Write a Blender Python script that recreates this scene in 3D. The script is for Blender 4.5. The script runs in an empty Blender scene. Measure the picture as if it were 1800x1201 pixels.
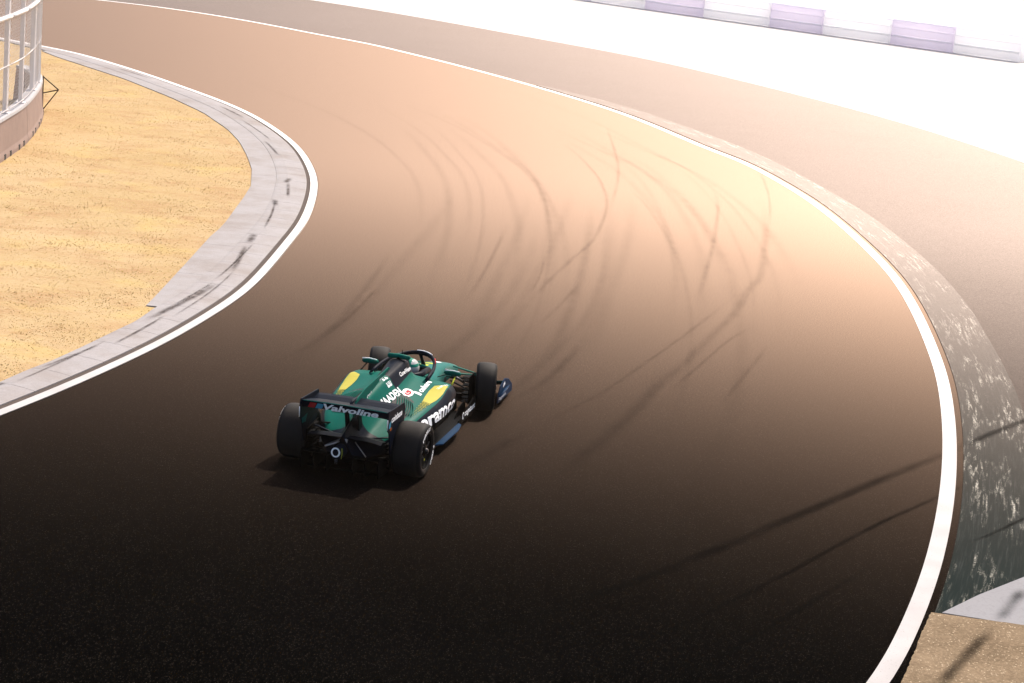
import bpy, bmesh, math, random
from math import sin, cos, pi, radians, sqrt, atan2
from mathutils import Vector, Matrix
from mathutils.geometry import tessellate_polygon
from mathutils.bvhtree import BVHTree
random.seed(7)
scene = bpy.context.scene
col = scene.collection

# ---------------------------------------------------------------- camera
cam_data = bpy.data.cameras.new('camera')
cam = bpy.data.objects.new('camera', cam_data)
col.objects.link(cam)
cam_data.sensor_width = 36.0
cam_data.lens = 70.0
cam_data.clip_start = 0.1
cam_data.clip_end = 3000.0
PITCH, ROLL, CAM_H = 0.23626, 0.09293, 7.91821
_f = Vector((0, cos(PITCH), -sin(PITCH))); _u = Vector((0, sin(PITCH), cos(PITCH))); _r = Vector((1, 0, 0))
_r2 = cos(ROLL) * _r + sin(ROLL) * _u
_u2 = -sin(ROLL) * _r + cos(ROLL) * _u
cam.matrix_world = Matrix(((_r2.x, _u2.x, -_f.x, 0), (_r2.y, _u2.y, -_f.y, 0), (_r2.z, _u2.z, -_f.z, CAM_H), (0, 0, 0, 1)))
scene.camera = cam

# ---------------------------------------------------------------- light
SUN_AZ, SUN_EL = radians(26), radians(50)      # azimuth clockwise from the viewing direction
sun_dir = Vector((sin(SUN_AZ) * cos(SUN_EL), cos(SUN_AZ) * cos(SUN_EL), sin(SUN_EL)))
world = bpy.data.worlds.new('World'); scene.world = world; world.use_nodes = True
wn = world.node_tree.nodes; wl = world.node_tree.links
wn.clear()
sky = wn.new('ShaderNodeTexSky'); sky.sky_type = 'NISHITA'; sky.sun_disc = False
sky.sun_elevation = SUN_EL; sky.sun_rotation = SUN_AZ
sky.air_density = 1.0; sky.dust_density = 5.0; sky.ozone_density = 1.0
bg = wn.new('ShaderNodeBackground'); bg.inputs['Strength'].default_value = 0.15
wo = wn.new('ShaderNodeOutputWorld')
wl.new(sky.outputs[0], bg.inputs[0]); wl.new(bg.outputs[0], wo.inputs[0])
sd = bpy.data.lights.new('sun', 'SUN'); sd.energy = 3.6; sd.angle = radians(0.5); sd.color = (1.0, 0.90, 0.80)
sun = bpy.data.objects.new('sun', sd); col.objects.link(sun)
sun.rotation_euler = sun_dir.to_track_quat('Z', 'Y').to_euler()
sun.location = (20, 30, 40)

vs = scene.view_settings
vs.view_transform = 'Standard'; vs.look = 'None'; vs.gamma = 1.0; vs.use_curve_mapping = False
vs.exposure = 0.78
scene.cycles.use_denoising = True
scene.cycles.max_bounces = 6
scene.cycles.volume_bounces = 1
scene.cycles.transparent_max_bounces = 16
# ---------------------------------------------------------------- helpers
MATS = {}
class NT:
    """small wrapper that builds a node material"""
    def __init__(s, name):
        s.m = bpy.data.materials.new(name); s.m.use_nodes = True
        s.t = s.m.node_tree; s.t.nodes.clear()
        s.out = s.n('ShaderNodeOutputMaterial'); s.b = s.n('ShaderNodeBsdfPrincipled')
        s.l(s.b.outputs[0], s.out.inputs[0]); MATS[name] = s.m
        s._c = None
    def n(s, k, **kw):
        o = s.t.nodes.new(k)
        for a, v in kw.items(): setattr(o, a, v)
        return o
    def l(s, a, b): s.t.links.new(a, b)
    def co(s, kind='Object'):
        if s._c is None: s._c = s.n('ShaderNodeTexCoord')
        return s._c.outputs[kind]
    def mapping(s, scale=(1, 1, 1), loc=(0, 0, 0), rot=(0, 0, 0), src=None):
        m = s.n('ShaderNodeMapping'); m.inputs['Scale'].default_value = scale
        m.inputs['Location'].default_value = loc; m.inputs['Rotation'].default_value = rot
        s.l(src or s.co(), m.inputs['Vector']); return m.outputs[0]
    def noise(s, scale, detail=4, rough=.55, src=None, dist=0):
        x = s.n('ShaderNodeTexNoise'); x.inputs['Scale'].default_value = scale; x.inputs['Detail'].default_value = detail
        x.inputs['Roughness'].default_value = rough; x.inputs['Distortion'].default_value = dist
        s.l(src or s.co(), x.inputs['Vector']); return x.outputs['Fac']
    def voro(s, scale, src=None, feature='F1', out='Distance'):
        x = s.n('ShaderNodeTexVoronoi', feature=feature); x.inputs['Scale'].default_value = scale
        s.l(src or s.co(), x.inputs['Vector']); return x.outputs[out]
    def ramp(s, fac, stops, interp='LINEAR'):
        r = s.n('ShaderNodeValToRGB'); e = r.color_ramp; e.interpolation = interp
        while len(e.elements) < len(stops): e.elements.new(.5)
        for el, (p, c) in zip(e.elements, stops):
            el.position = p
            if not hasattr(c, '__len__'): c = (c, c, c)
            el.color = (c[0], c[1], c[2], 1)
        s.l(fac, r.inputs[0]); return r.outputs[0]
    def mix(s, fac, a, b, mode='MIX'):
        x = s.n('ShaderNodeMix', data_type='RGBA', blend_type=mode)
        for i, v in ((0, fac), (6, a), (7, b)):
            if hasattr(v, 'links') or hasattr(v, 'is_linked'): s.l(v, x.inputs[i])
            elif i == 0: x.inputs[0].default_value = v
            else: x.inputs[i].default_value = (v[0], v[1], v[2], 1)
        return x.outputs[2]
    def math(s, op, a, b=None, clamp=False):
        x = s.n('ShaderNodeMath', operation=op, use_clamp=clamp)
        for i, v in ((0, a), (1, b)):
            if v is None: continue
            if hasattr(v, 'is_linked'): s.l(v, x.inputs[i])
            else: x.inputs[i].default_value = v
        return x.outputs[0]
    def bump(s, h, strength=.3, dist=.01):
        b = s.n('ShaderNodeBump'); b.inputs['Strength'].default_value = strength; b.inputs['Distance'].default_value = dist
        s.l(h, b.inputs['Height']); s.l(b.outputs[0], s.b.inputs['Normal'])
    def set(s, **kw):
        names = dict(color='Base Color', rough='Roughness', metal='Metallic', spec='Specular IOR Level', tint='Specular Tint', coat='Coat Weight', coatr='Coat Roughness', alpha='Alpha', sheen='Sheen Weight', ior='IOR', trans='Transmission Weight', emc='Emission Color', ems='Emission Strength')
        for k, v in kw.items():
            i = s.b.inputs[names[k]]
            if hasattr(v, 'is_linked'): s.l(v, i)
            elif hasattr(v, '__len__'): i.default_value = (*v[:3], 1)
            else: i.default_value = v
        return s

def plain(name, color, rough=.5, metal=0, spec=.5, coat=0, var=.12, vscale=6):
    """a painted or moulded surface with slight uneven tone"""
    t = NT(name); n = t.noise(vscale, 5)
    c = t.mix(n, [x * (1 - var) for x in color], [min(1, x * (1 + var)) for x in color])
    r = t.ramp(t.noise(vscale * 3, 4), [(.3, max(.02, rough - .05)), (.7, min(1, rough + .06))])
    t.set(color=c, rough=r, metal=metal, spec=spec, coat=coat, coatr=.06)
    return t.m

def tag(o, label=None, cat=None, group=None, kind=None):
    if label: o['label'] = label
    if cat: o['category'] = cat
    if group: o['group'] = group
    if kind: o['kind'] = kind
    return o
def link(name, me, mat=None, parent=None):
    o = bpy.data.objects.new(name, me); col.objects.link(o)
    if mat is not None and me is not None and not me.materials: me.materials.append(MATS[mat] if isinstance(mat, str) else mat)
    if parent is not None: o.parent = parent
    return o
def empty(name, loc=(0, 0, 0), rz=0):
    o = bpy.data.objects.new(name, None); col.objects.link(o); o.location = loc; o.rotation_euler = (0, 0, rz)
    o.empty_display_size = .3
    return o
def mesh(name, verts, faces, smooth=False):
    me = bpy.data.meshes.new(name); me.from_pydata([tuple(v) for v in verts], [], faces); me.update()
    if smooth:
        for p in me.polygons: p.use_smooth = True
    return me
def frombm(name, bm, smooth=False, fix=True):
    if fix: bmesh.ops.recalc_face_normals(bm, faces=bm.faces[:])
    me = bpy.data.meshes.new(name); bm.to_mesh(me); bm.free()
    if smooth:
        for p in me.polygons: p.use_smooth = True
    return me

def spline(pts, n=None, step=.5, closed=False):
    """Catmull-Rom through pts, resampled evenly"""
    P = [Vector(p) for p in pts]; out = []
    N = len(P)
    for i in range(N - 1):
        p0 = P[i - 1] if i > 0 else P[0] * 2 - P[1]
        p1, p2 = P[i], P[i + 1]
        p3 = P[i + 2] if i + 2 < N else P[-1] * 2 - P[-2]
        for k in range(12):
            t = k / 12
            out.append(.5 * ((2 * p1) + (p2 - p0) * t + (2 * p0 - 5 * p1 + 4 * p2 - p3) * t * t + (3 * p1 - p0 - 3 * p2 + p3) * t ** 3))
    out.append(P[-1])
    return resample(out, n, step)
def resample(out, n=None, step=.5):
    d = [0]
    for a, b in zip(out, out[1:]): d.append(d[-1] + (b - a).length)
    if n is None: n = max(2, int(d[-1] / step) + 1)
    res = []; j = 0
    for i in range(n):
        s = d[-1] * i / (n - 1)
        while j < len(d) - 2 and d[j + 1] < s: j += 1
        t = (s - d[j]) / max(1e-9, d[j + 1] - d[j]); res.append(out[j].lerp(out[j + 1], min(1, max(0, t))))
    return res
def smooth_line(pts, it=2):
    P = [Vector(p) for p in pts]
    for _ in range(it): P = [P[0]] + [(P[i - 1] + 2 * P[i] + P[i + 1]) / 4 for i in range(1, len(P) - 1)] + [P[-1]]
    return P
def tangent(c, i):
    a = c[max(0, i - 1)]; b = c[min(len(c) - 1, i + 1)]; return (b - a).normalized()
def offset(c, d):
    """offset to the right of travel when d > 0"""
    r = []
    for i, p in enumerate(c):
        t = tangent(c, i); r.append(p + Vector((t.y, -t.x)) * d)
    return r
def at_z(c, z): return [(p.x, p.y, z) for p in c]
def sheet(name, loop, z, mat, kind='structure', parent=None, skirt=0):
    pts = [Vector((p[0], p[1], z)) for p in loop]
    tri = tessellate_polygon([pts])
    V = list(pts); F = []
    for t in tri:
        a, b, c = (pts[i] for i in t)
        F.append(t if (b - a).cross(c - a).z > 0 else tuple(reversed(t)))
    if skirt:
        n = len(pts); V += [Vector((p.x, p.y, z - skirt)) for p in pts]
        area = sum(pts[i].x * pts[(i + 1) % n].y - pts[(i + 1) % n].x * pts[i].y for i in range(n))
        for i in range(n):
            j = (i + 1) % n; q = (i, i + n, j + n, j); F.append(q if area > 0 else q[::-1])
    o = link(name, mesh(name, V, F), mat, parent)
    if kind and parent is None: o['kind'] = kind
    return o
def ribbon_mesh(name, center, w, z=0, wobble=0, zs=None, taper=True):
    """flat strip with UV (u across 0..1, v along in metres, ends marked in a second map)"""
    n = len(center); V = []; F = []; us = []
    for i, p in enumerate(center):
        t = tangent(center, i); nrm = Vector((t.y, -t.x)); k = i / (n - 1)
        hw = w / 2 * (1 + wobble * sin(i * 1.7) * .5)
        zz = z if zs is None else zs[i]
        for s in (-1, 0, 1):
            q = p + nrm * hw * s; V.append((q.x, q.y, zz))
            us.append(((s + 1) / 2, k))
    for i in range(n - 1):
        for s in (0, 1):
            a = i * 3 + s; F.append((a, a + 1, a + 4, a + 3))
    me = mesh(name, V, F)
    uv = me.uv_layers.new(name='UVMap')
    for lo in me.loops: uv.data[lo.index].uv = us[lo.vertex_index]
    if me.polygons[0].normal.z < 0: me.flip_normals()
    return me
# plan of the place in metres (x right, y away from the photographer)
IN_OUT = [(-7.06, 25.10), (-6.81, 25.82), (-6.45, 26.87), (-6.09, 28.10), (-5.71, 29.51), (-5.34, 31.10), (-4.95, 33.47), (-4.76, 34.87), (-4.66, 37.55), (-4.62, 40.05), (-4.60, 42.31), (-4.87, 46.33), (-5.25, 48.98), (-6.01, 52.41), (-6.79, 54.83), (-7.78, 57.39), (-8.74, 59.41), (-9.77, 61.18), (-10.74, 62.67), (-12.79, 65.72), (-14.93, 68.56), (-16.54, 70.36), (-17.75, 71.14), (-19.55, 72.52), (-21.58, 73.77)]
IN_IN = [(-7.15, 25.40), (-6.90, 26.15), (-6.55, 27.26), (-6.19, 28.52), (-5.79, 29.88), (-5.42, 31.55), (-5.09, 33.87), (-4.94, 35.49), (-4.79, 38.05), (-4.77, 40.00), (-4.75, 42.23), (-5.04, 46.23), (-5.37, 48.32), (-5.81, 50.55), (-6.38, 52.71), (-7.50, 55.95), (-8.56, 58.28), (-9.65, 60.45), (-10.63, 62.07), (-12.68, 65.16), (-14.82, 68.06), (-16.45, 69.95), (-17.66, 70.78), (-19.46, 72.18), (-21.50, 73.48)]
GRASS = [(-7.46, 26.45), (-7.22, 27.34), (-7.02, 28.14), (-6.83, 28.73), (-6.60, 29.68), (-6.35, 30.85), (-6.16, 31.70), (-6.09, 32.36), (-6.05, 32.86), (-6.28, 32.94), (-6.21, 33.57), (-6.21, 36.42), (-6.22, 39.34), (-6.17, 40.59), (-6.21, 41.87), (-6.28, 44.13), (-6.36, 45.79), (-6.71, 48.28), (-7.14, 50.30), (-7.67, 52.50), (-8.32, 54.59), (-8.91, 56.03), (-9.48, 57.45), (-11.00, 60.26), (-13.11, 63.65), (-15.23, 66.47), (-16.36, 67.98), (-17.34, 69.54), (-19.25, 71.40), (-21.30, 72.81)]
OUT = [(3.48, 17.95), (4.17, 19.36), (4.83, 21.32), (5.33, 22.94), (5.91, 25.18), (6.34, 27.07), (6.75, 29.12), (6.99, 30.48), (7.40, 33.14), (7.69, 35.97), (7.93, 39.00), (8.05, 42.47), (7.87, 46.94), (7.50, 51.23), (6.91, 54.80), (6.15, 58.16), (5.44, 59.80), (3.09, 66.71), (0.17, 72.43), (-3.21, 77.87), (-5.70, 81.29), (-7.02, 83.05), (-9.83, 85.48), (-11.07, 86.77), (-14.25, 89.42), (-17.60, 91.27), (-20.38, 91.95), (-23.41, 92.45), (-27.18, 92.74)]
BAND_IN = [(3.66, 17.99), (4.30, 19.39), (5.08, 21.52), (5.62, 23.49), (5.86, 24.30), (6.28, 26.07), (6.71, 28.07), (7.11, 30.03), (7.60, 33.21), (7.89, 36.05), (8.16, 39.09), (8.26, 42.57), (8.11, 47.36), (7.72, 51.81), (7.09, 55.32), (6.28, 58.68), (5.56, 60.26), (3.16, 67.08), (0.21, 72.84)]
BAND_OUT = [(4.99, 18.28), (5.84, 20.52), (6.66, 23.46), (7.24, 25.86), (7.89, 28.74), (8.38, 31.47), (8.71, 34.23), (8.94, 36.93), (9.13, 39.67), (9.16, 44.07), (8.76, 49.77), (7.96, 54.82), (7.07, 58.95), (5.84, 62.78), (3.28, 68.78), (0.21, 73.41)]
RUNOFF = [(18.30, 42.31), (17.50, 56.84), (15.83, 63.83), (14.19, 69.76), (11.98, 75.20), (10.25, 78.72), (5.06, 87.73), (0.01, 93.04), (-5.66, 98.84), (-11.88, 103.86), (-16.68, 106.20), (-23.18, 108.37), (-31.78, 108.33)]
WEDGE = [(5.17, 21.46), (5.74, 22.18), (6.47, 22.99), (7.39, 23.86), (6.70, 21.20), (6.08, 21.28)]
SLAB = [(5.03, 21.39), (5.49, 21.32), (6.07, 21.25), (6.88, 21.14), (6.01, 18.51), (3.93, 18.05), (4.38, 19.39), (4.80, 20.70)]
WALL = [(-12.07, 41.97), (-12.26, 46.04), (-12.55, 49.70), (-13.42, 54.44)]
BLK = [(2.59, 124.64), (3.47, 124.55), (6.70, 122.08), (10.04, 119.53), (13.21, 116.21), (16.62, 114.88), (19.62, 111.75), (22.86, 109.69), (25.47, 107.21)]
JOINT = [(-6.22, 39.34), (-5.53, 39.22), (-6.21, 36.42), (-5.68, 36.38)]
TRACK_MARKS = [
    ([(6.15, 51.92), (5.73, 46.51), (5.04, 40.89), (4.65, 39.28), (4.15, 36.88), (3.42, 34.27), (2.83, 32.17), (2.13, 29.82), (1.53, 28.02), (0.99, 26.52)], 0.22),
    ([(4.36, 38.66), (3.23, 35.12), (2.33, 32.48), (1.59, 30.35), (1.02, 29.00), (-0.00, 26.78)], 0.10),
    ([(4.47, 36.00), (3.81, 34.43), (3.01, 31.93), (2.45, 30.21)], 0.10),
    ([(4.58, 34.56), (3.87, 31.95), (3.27, 29.79)], 0.10),
    ([(0.17, 61.20), (1.12, 57.41), (1.74, 53.39), (1.94, 51.05), (1.99, 47.81), (1.62, 43.45), (1.11, 40.79), (0.54, 37.87), (0.08, 34.96), (-0.36, 32.76)], 0.13),
    ([(2.34, 63.47), (2.47, 57.12), (2.45, 53.83), (2.29, 50.51), (1.95, 46.11)], 0.12),
    ([(4.91, 52.81), (4.82, 49.39), (4.31, 44.26), (3.65, 38.84), (3.26, 36.50)], 0.14),
    ([(1.29, 38.65), (0.77, 35.83), (0.40, 34.14)], 0.10),
    ([(1.22, 33.23), (0.66, 30.76), (0.22, 29.41), (-0.08, 28.65)], 0.16),
    ([(-0.35, 44.21), (-0.49, 41.33), (-0.71, 38.00), (-0.93, 35.53)], 0.12),
    ([(0.52, 40.99), (0.44, 38.76), (0.24, 36.69)], 0.08),
    ([(-2.60, 39.84), (-2.80, 35.84), (-3.06, 32.51), (-3.42, 30.77), (-3.96, 28.94)], 0.16),
    ([(-2.54, 36.47), (-2.87, 33.45), (-3.16, 31.65)], 0.10),
    ([(6.59, 57.49), (6.38, 52.24), (5.89, 46.90)], 0.10),
    ([(0.36, 27.45), (-0.24, 26.13), (-0.74, 25.23)], 0.25),
    ([(2.69, 32.35), (1.99, 29.25), (1.25, 26.89), (0.62, 25.10)], 0.30),
    ([(6.52, 28.36), (5.16, 26.50), (3.89, 24.71), (2.78, 23.16), (1.78, 21.82), (0.90, 20.75), (0.09, 19.65), (-0.82, 18.48)], 0.19),
    ([(6.17, 26.36), (4.85, 24.53), (3.38, 22.25), (2.15, 20.49), (1.28, 19.23), (0.88, 18.59)], 0.09),
    ([(4.68, 23.13), (3.48, 21.20), (2.66, 19.91), (1.99, 18.83)], 0.10),
]
OUTER_MARKS = [
    ([(6.87, 28.77), (7.47, 29.67), (8.23, 30.67), (8.75, 31.32)], 0.16),
    ([(6.01, 24.17), (6.40, 24.63), (7.03, 25.46), (7.46, 25.97)], 0.08),
    ([(6.38, 22.59), (6.05, 21.91), (5.77, 21.31)], 0.16),
    ([(5.74, 21.23), (5.36, 20.49), (5.11, 20.00), (4.82, 19.43), (4.60, 18.88)], 0.16),
]
# ---------------------------------------------------------------- ground materials
def glow_layer(t, h, rough, tint, peak=.22, far=.12, lo=.012, hi=.15):
    """added gloss, weighted by a hand-shaped view-angle curve to imitate a distant glow"""
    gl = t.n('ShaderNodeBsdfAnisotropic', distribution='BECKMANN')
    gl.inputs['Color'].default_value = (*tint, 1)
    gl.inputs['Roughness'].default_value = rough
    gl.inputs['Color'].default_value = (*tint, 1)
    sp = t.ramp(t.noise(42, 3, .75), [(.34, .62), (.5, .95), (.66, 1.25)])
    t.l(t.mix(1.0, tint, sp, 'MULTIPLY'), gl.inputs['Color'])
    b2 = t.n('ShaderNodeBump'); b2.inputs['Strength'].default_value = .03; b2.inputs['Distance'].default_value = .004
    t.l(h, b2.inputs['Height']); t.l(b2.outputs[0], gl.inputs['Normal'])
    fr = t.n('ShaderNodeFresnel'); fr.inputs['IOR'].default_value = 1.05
    mr = t.n('ShaderNodeMapRange', interpolation_type='SMOOTHSTEP'); t.l(fr.outputs[0], mr.inputs[0])  # curve shaped by hand to put the glow gradient into the surface
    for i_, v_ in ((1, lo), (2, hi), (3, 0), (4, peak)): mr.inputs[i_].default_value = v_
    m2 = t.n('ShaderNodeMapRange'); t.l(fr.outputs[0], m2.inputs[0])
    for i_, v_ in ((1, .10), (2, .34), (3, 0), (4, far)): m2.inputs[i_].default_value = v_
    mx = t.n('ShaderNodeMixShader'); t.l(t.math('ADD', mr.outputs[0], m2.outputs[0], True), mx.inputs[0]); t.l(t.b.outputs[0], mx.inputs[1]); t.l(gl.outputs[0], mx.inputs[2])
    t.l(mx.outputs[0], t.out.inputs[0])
def asphalt(name, dark, light, fleck, rough, peak, tint, big=.25, diffr=.9, grain=1, far=.12):
    """bitumen: dark rough body, with an added view-angle gloss imitating the glow"""
    t = NT(name)
    g = t.noise(55 * grain, 3, .7); v = t.voro(70 * grain); big_n = t.noise(big, 5, .6)
    base = t.mix(t.ramp(big_n, [(.35, 0), (.7, 1)]), dark, light)
    base = t.mix(t.ramp(g, [(.40, 0), (.80, .6)]), base, [c * 1.7 for c in light])
    cell = t.n('ShaderNodeSeparateColor'); t.l(t.voro(70 * grain, out='Color'), cell.inputs[0])
    sel = t.ramp(cell.outputs[0], [(.80, 0), (.90, .5), (.985, 1)])
    base = t.mix(t.math('MULTIPLY', sel, t.ramp(v, [(.25, 1), (.50, 0)])), base, fleck)
    t.set(color=base, rough=diffr, spec=0)
    h = t.math('ADD', t.math('MULTIPLY', g, .6), t.math('MULTIPLY', v, -.7))
    t.bump(h, .35, .006)
    if peak: glow_layer(t, h, rough, tint, peak, far)
    return t.m
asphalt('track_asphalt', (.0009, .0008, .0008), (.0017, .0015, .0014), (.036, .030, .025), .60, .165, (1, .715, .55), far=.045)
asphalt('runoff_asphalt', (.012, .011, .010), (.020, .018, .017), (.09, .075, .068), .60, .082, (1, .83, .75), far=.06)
asphalt('coarse_slab', (.10, .073, .047), (.175, .13, .085), (.42, .34, .24), .5, 0, (1, 1, 1), big=1.2, grain=.6)

t = NT('pale_gravel')
n1 = t.noise(.12, 4); n2 = t.noise(22, 5, .7); v = t.voro(30)
c = t.mix(n1, (0.446, 0.418, 0.389), (0.533, 0.504, 0.475)); c = t.mix(t.ramp(n2, [(.3, .35), (.7, 0)]), c, (0.324, 0.302, 0.288))
t.set(color=c, rough=.9, spec=.25); t.bump(v, .4, .03)

t = NT('white_paint')
n1 = t.noise(1.73, 3.46, 0.374); n2 = t.noise(34.6, 1.73, 0.403)
c = t.mix(t.ramp(n1, [(.35, .35), (.62, 0)]), (0.369, 0.355, 0.348), (0.258, 0.244, 0.235))
c = t.mix(t.ramp(n2, [(.66, 0), (.80, .5)]), c, (0.115, 0.106, 0.102))
t.set(color=c, rough=.8, spec=.0); t.bump(n2, .2, .004); glow_layer(t, n2, .6, (1, .97, .94), .30, .3)  # added glow gloss keeps the line bright at shallow view angles

t = NT('kerb_concrete')
n1 = t.noise(1.04, 4.8, 0.52); n2 = t.noise(32, 4, 0.56); n3 = t.noise(5.6, 4.8, 0.56)
c = t.mix(n1, (0.226, 0.211, 0.209), (0.288, 0.271, 0.269))
c = t.mix(t.ramp(n3, [(.55, 0), (.8, .55)]), c, (0.173, 0.158, 0.154))
c = t.mix(t.ramp(n2, [(.35, .3), (.6, 0)]), c, (0.163, 0.154, 0.149))
c = t.mix(t.ramp(t.noise(.5, 5, .7), [(.45, 0), (.70, .7)]), c, (.17, 0.138, 0.117))
t.set(color=c, rough=.8, spec=.15); t.bump(n2, .3, .004)

t = NT('wedge_concrete')
n1 = t.noise(0.749, 3.46, 0.374); n2 = t.noise(28.8, 2.88, 0.403)
c = t.mix(n1, (0.178, 0.174, 0.181), (0.215, 0.213, 0.219)); c = t.mix(t.ramp(n2, [(.3, .3), (.5, 0)]), c, (0.126, 0.124, 0.126))
t.set(color=c, rough=.85, spec=.05); t.bump(n2, .3, .003)

# dark green painted kerb, paint worn through to pale concrete in streaks along the kerb
t = NT('worn_green_paint')
uv = t.co('UV')
st = t.noise(1.0, 8, .74, src=t.mapping((16, 1.3, 1), src=uv), dist=.5)
st2 = t.noise(1.0, 7, .7, src=t.mapping((30, 1.0, 1), loc=(3, 7, 0), src=uv), dist=.25)
patchy = t.noise(1.0, 4, .6, src=t.mapping((3.0, .45, 1), loc=(5, 2, 0), src=uv))
fine = t.noise(34, 6, .8)
c = t.mix(t.noise(.8, 5), (.005, .009, .0088), (.011, .017, .016))
c = t.mix(t.ramp(st2, [(.50, 0), (.66, .25), (.76, .5)]), c, (.06, .064, .062))
wear = t.math('MULTIPLY', t.math('MULTIPLY', t.ramp(st, [(.50, 0), (.62, 1)]), t.ramp(patchy, [(.47, 0), (.60, 1)])), t.ramp(fine, [(.42, 0), (.58, 1)]))
c = t.mix(wear, c, (.42, .40, .34))
t.set(color=c, rough=.85, spec=0); hn = t.noise(60, 4, .7); t.bump(hn, .15, .004); glow_layer(t, hn, .60, (1, .84, .77), .11, .05)  # same added glow gloss brightens the kerb at shallow view angles

t = NT('dry_grass_ground')
n1 = t.noise(.30, 6, .62); n2 = t.noise(1.1, 8, .72, src=t.mapping((.6, 1.0, 1))); n3 = t.noise(22, 6, .75, src=t.mapping((.45, 1.7, 1)))
c = t.mix(t.ramp(n1, [(.34, 0), (.66, 1)]), (.325, .23, .112), (.375, .275, .158))
c = t.mix(t.ramp(n2, [(.47, 0), (.68, .85)]), c, (.28, .165, .082))
c = t.mix(t.ramp(t.noise(.6, 5, .6), [(.52, 0), (.72, .6)]), c, (.37, .28, .085))
c = t.mix(t.ramp(n3, [(.46, 0), (.66, .5)]), c, (.41, .325, .21))
c = t.mix(t.ramp(n3, [(.28, .3), (.40, 0)]), c, (.22, .14, .065))
t.set(color=c, rough=.95, spec=0); t.bump(n3, .4, .03)

t = NT('dry_grass_blade')
oi = t.n('ShaderNodeAttribute', attribute_name='tone')
c = t.ramp(oi.outputs['Fac'], [(0, (0.294, 0.173, 0.0519)), (.35, (0.476, 0.311, 0.113)), (.75, (0.571, 0.406, 0.182)), (1, (0.449, 0.363, 0.0779))])
t.set(color=c, rough=.8, spec=.15)

# rubber laid on the surface: soft edges, patchy along its length
def rubber(name, colr, strength, along=2.0, edge=(.0, .55), rough=.42, spec=.35):
    t = NT(name); uv = t.co('UV'); sx = t.n('ShaderNodeSeparateXYZ'); t.l(uv, sx.inputs[0])
    def hump(x, a):
        d = t.math('ABSOLUTE', t.math('SUBTRACT', x, .5)); d = t.math('SUBTRACT', .5, d)
        m = t.n('ShaderNodeMapRange', interpolation_type='SMOOTHSTEP'); t.l(d, m.inputs[0]); m.inputs[1].default_value = 0; m.inputs[2].default_value = a
        return m.outputs[0]
    f = t.math('MULTIPLY', hump(sx.outputs[0], .5), hump(sx.outputs[1], .28))
    nz = t.ramp(t.noise(along, 6, .65), [(.30, .25), (.62, 1)])
    gr = t.ramp(t.noise(60, 3, .7), [(.35, .45), (.55, 1)])
    f = t.math('MULTIPLY', t.math('MULTIPLY', f, nz), t.math('MULTIPLY', gr, strength), clamp=True)
    t.set(color=colr, rough=.9, spec=0, alpha=f)
    return t.m
rubber('rubber_faint', (.006, .005, .0045), .155, rough=.62, spec=.18)
rubber('rubber_dark', (.004, .0036, .0032), .62, along=.9, rough=.66, spec=.12)
rubber('rubber_trace', (.005, .0042, .0038), .075)
rubber('rubber_kerb', (.05, .035, .03), .85, along=5, rough=.7, spec=.2)
t = NT('gap_grout'); t.set(color=t.mix(t.noise(8, 5), (.035, .025, .02), (.075, .055, .045)), rough=.9, spec=.2)

# ---------------------------------------------------------------- terrain, track, verges
V2 = Vector
bm = bmesh.new(); bmesh.ops.create_grid(bm, x_segments=24, y_segments=24, size=700)
g = link('ground', frombm('ground', bm), 'pale_gravel'); g.location = (0, 300, -.035); g['kind'] = 'structure'

inner = spline(smooth_line(spline(IN_OUT, step=.8), 3), step=.35)
inner_in = spline(smooth_line(spline(IN_IN, step=.8), 3), step=.35)
outer = spline(smooth_line(spline(OUT, step=.8), 3), step=.35)
# the runs are listed from near to far; inside of the bend is on their left, outside on their right
near_in = [V2((-24, 2)), V2((-13, 10)), V2((-8.9, 19.5))]
near_out = [V2((-9, 2)), V2((-2.5, 8)), V2((1.6, 14.2))]
far_in = [V2((-30, 77.5)), V2((-60, 84))]
far_out = [V2((-36, 93.6)), V2((-60, 95))]
t_in = near_in + inner + far_in
t_out = near_out + offset(outer, .24) + far_out
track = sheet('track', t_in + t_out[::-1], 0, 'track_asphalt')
run = spline(smooth_line(spline(RUNOFF, step=2), 3), step=1.2)
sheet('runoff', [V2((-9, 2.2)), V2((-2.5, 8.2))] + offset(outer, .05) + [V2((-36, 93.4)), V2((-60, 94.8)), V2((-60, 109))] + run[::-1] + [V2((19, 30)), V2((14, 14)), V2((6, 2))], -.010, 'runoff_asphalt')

# painted edge lines
def between(name, a, b, z, mat, n=260):
    A = resample(a, n); B = resample(b, n)
    V = [(p.x, p.y, z) for q in zip(A, B) for p in q]
    me = mesh(name, V, [(2 * i, 2 * i + 2, 2 * i + 3, 2 * i + 1) for i in range(n - 1)])
    if me.polygons[0].normal.z < 0: me.flip_normals()
    uv = me.uv_layers.new(name='UVMap'); d = [0]
    for p, q in zip(A, A[1:]): d.append(d[-1] + (q - p).length)
    for lo in me.loops: uv.data[lo.index].uv = (lo.vertex_index % 2, d[lo.vertex_index // 2])
    return link(name, me, mat)
wl1 = between('edge_line', offset(inner, -.015), offset(inner, -.18), .005, 'white_paint')
tag(wl1, kind='structure'); wl1['label'] = 'white edge line round the inside of the bend beside the kerb'
wl2 = between('edge_line', offset(outer, -.11), offset(outer, .10), .006, 'white_paint', 420)
tag(wl2, kind='structure'); wl2['label'] = 'long white edge line sweeping round the outside of the bend'
between('kerb_gap', offset(inner, -.19), offset(inner, -.40), -.001, 'gap_grout')['kind'] = 'structure'

# infield grass
grass_edge = [V2(p) for p in GRASS]
loop = [V2((-11, 17.5)), V2((-8.6, 22.5))] + offset(inner, -.62) + [V2((-30, 76)), V2((-60, 82)), V2((-60, 10)), V2((-26, 4))]
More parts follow.
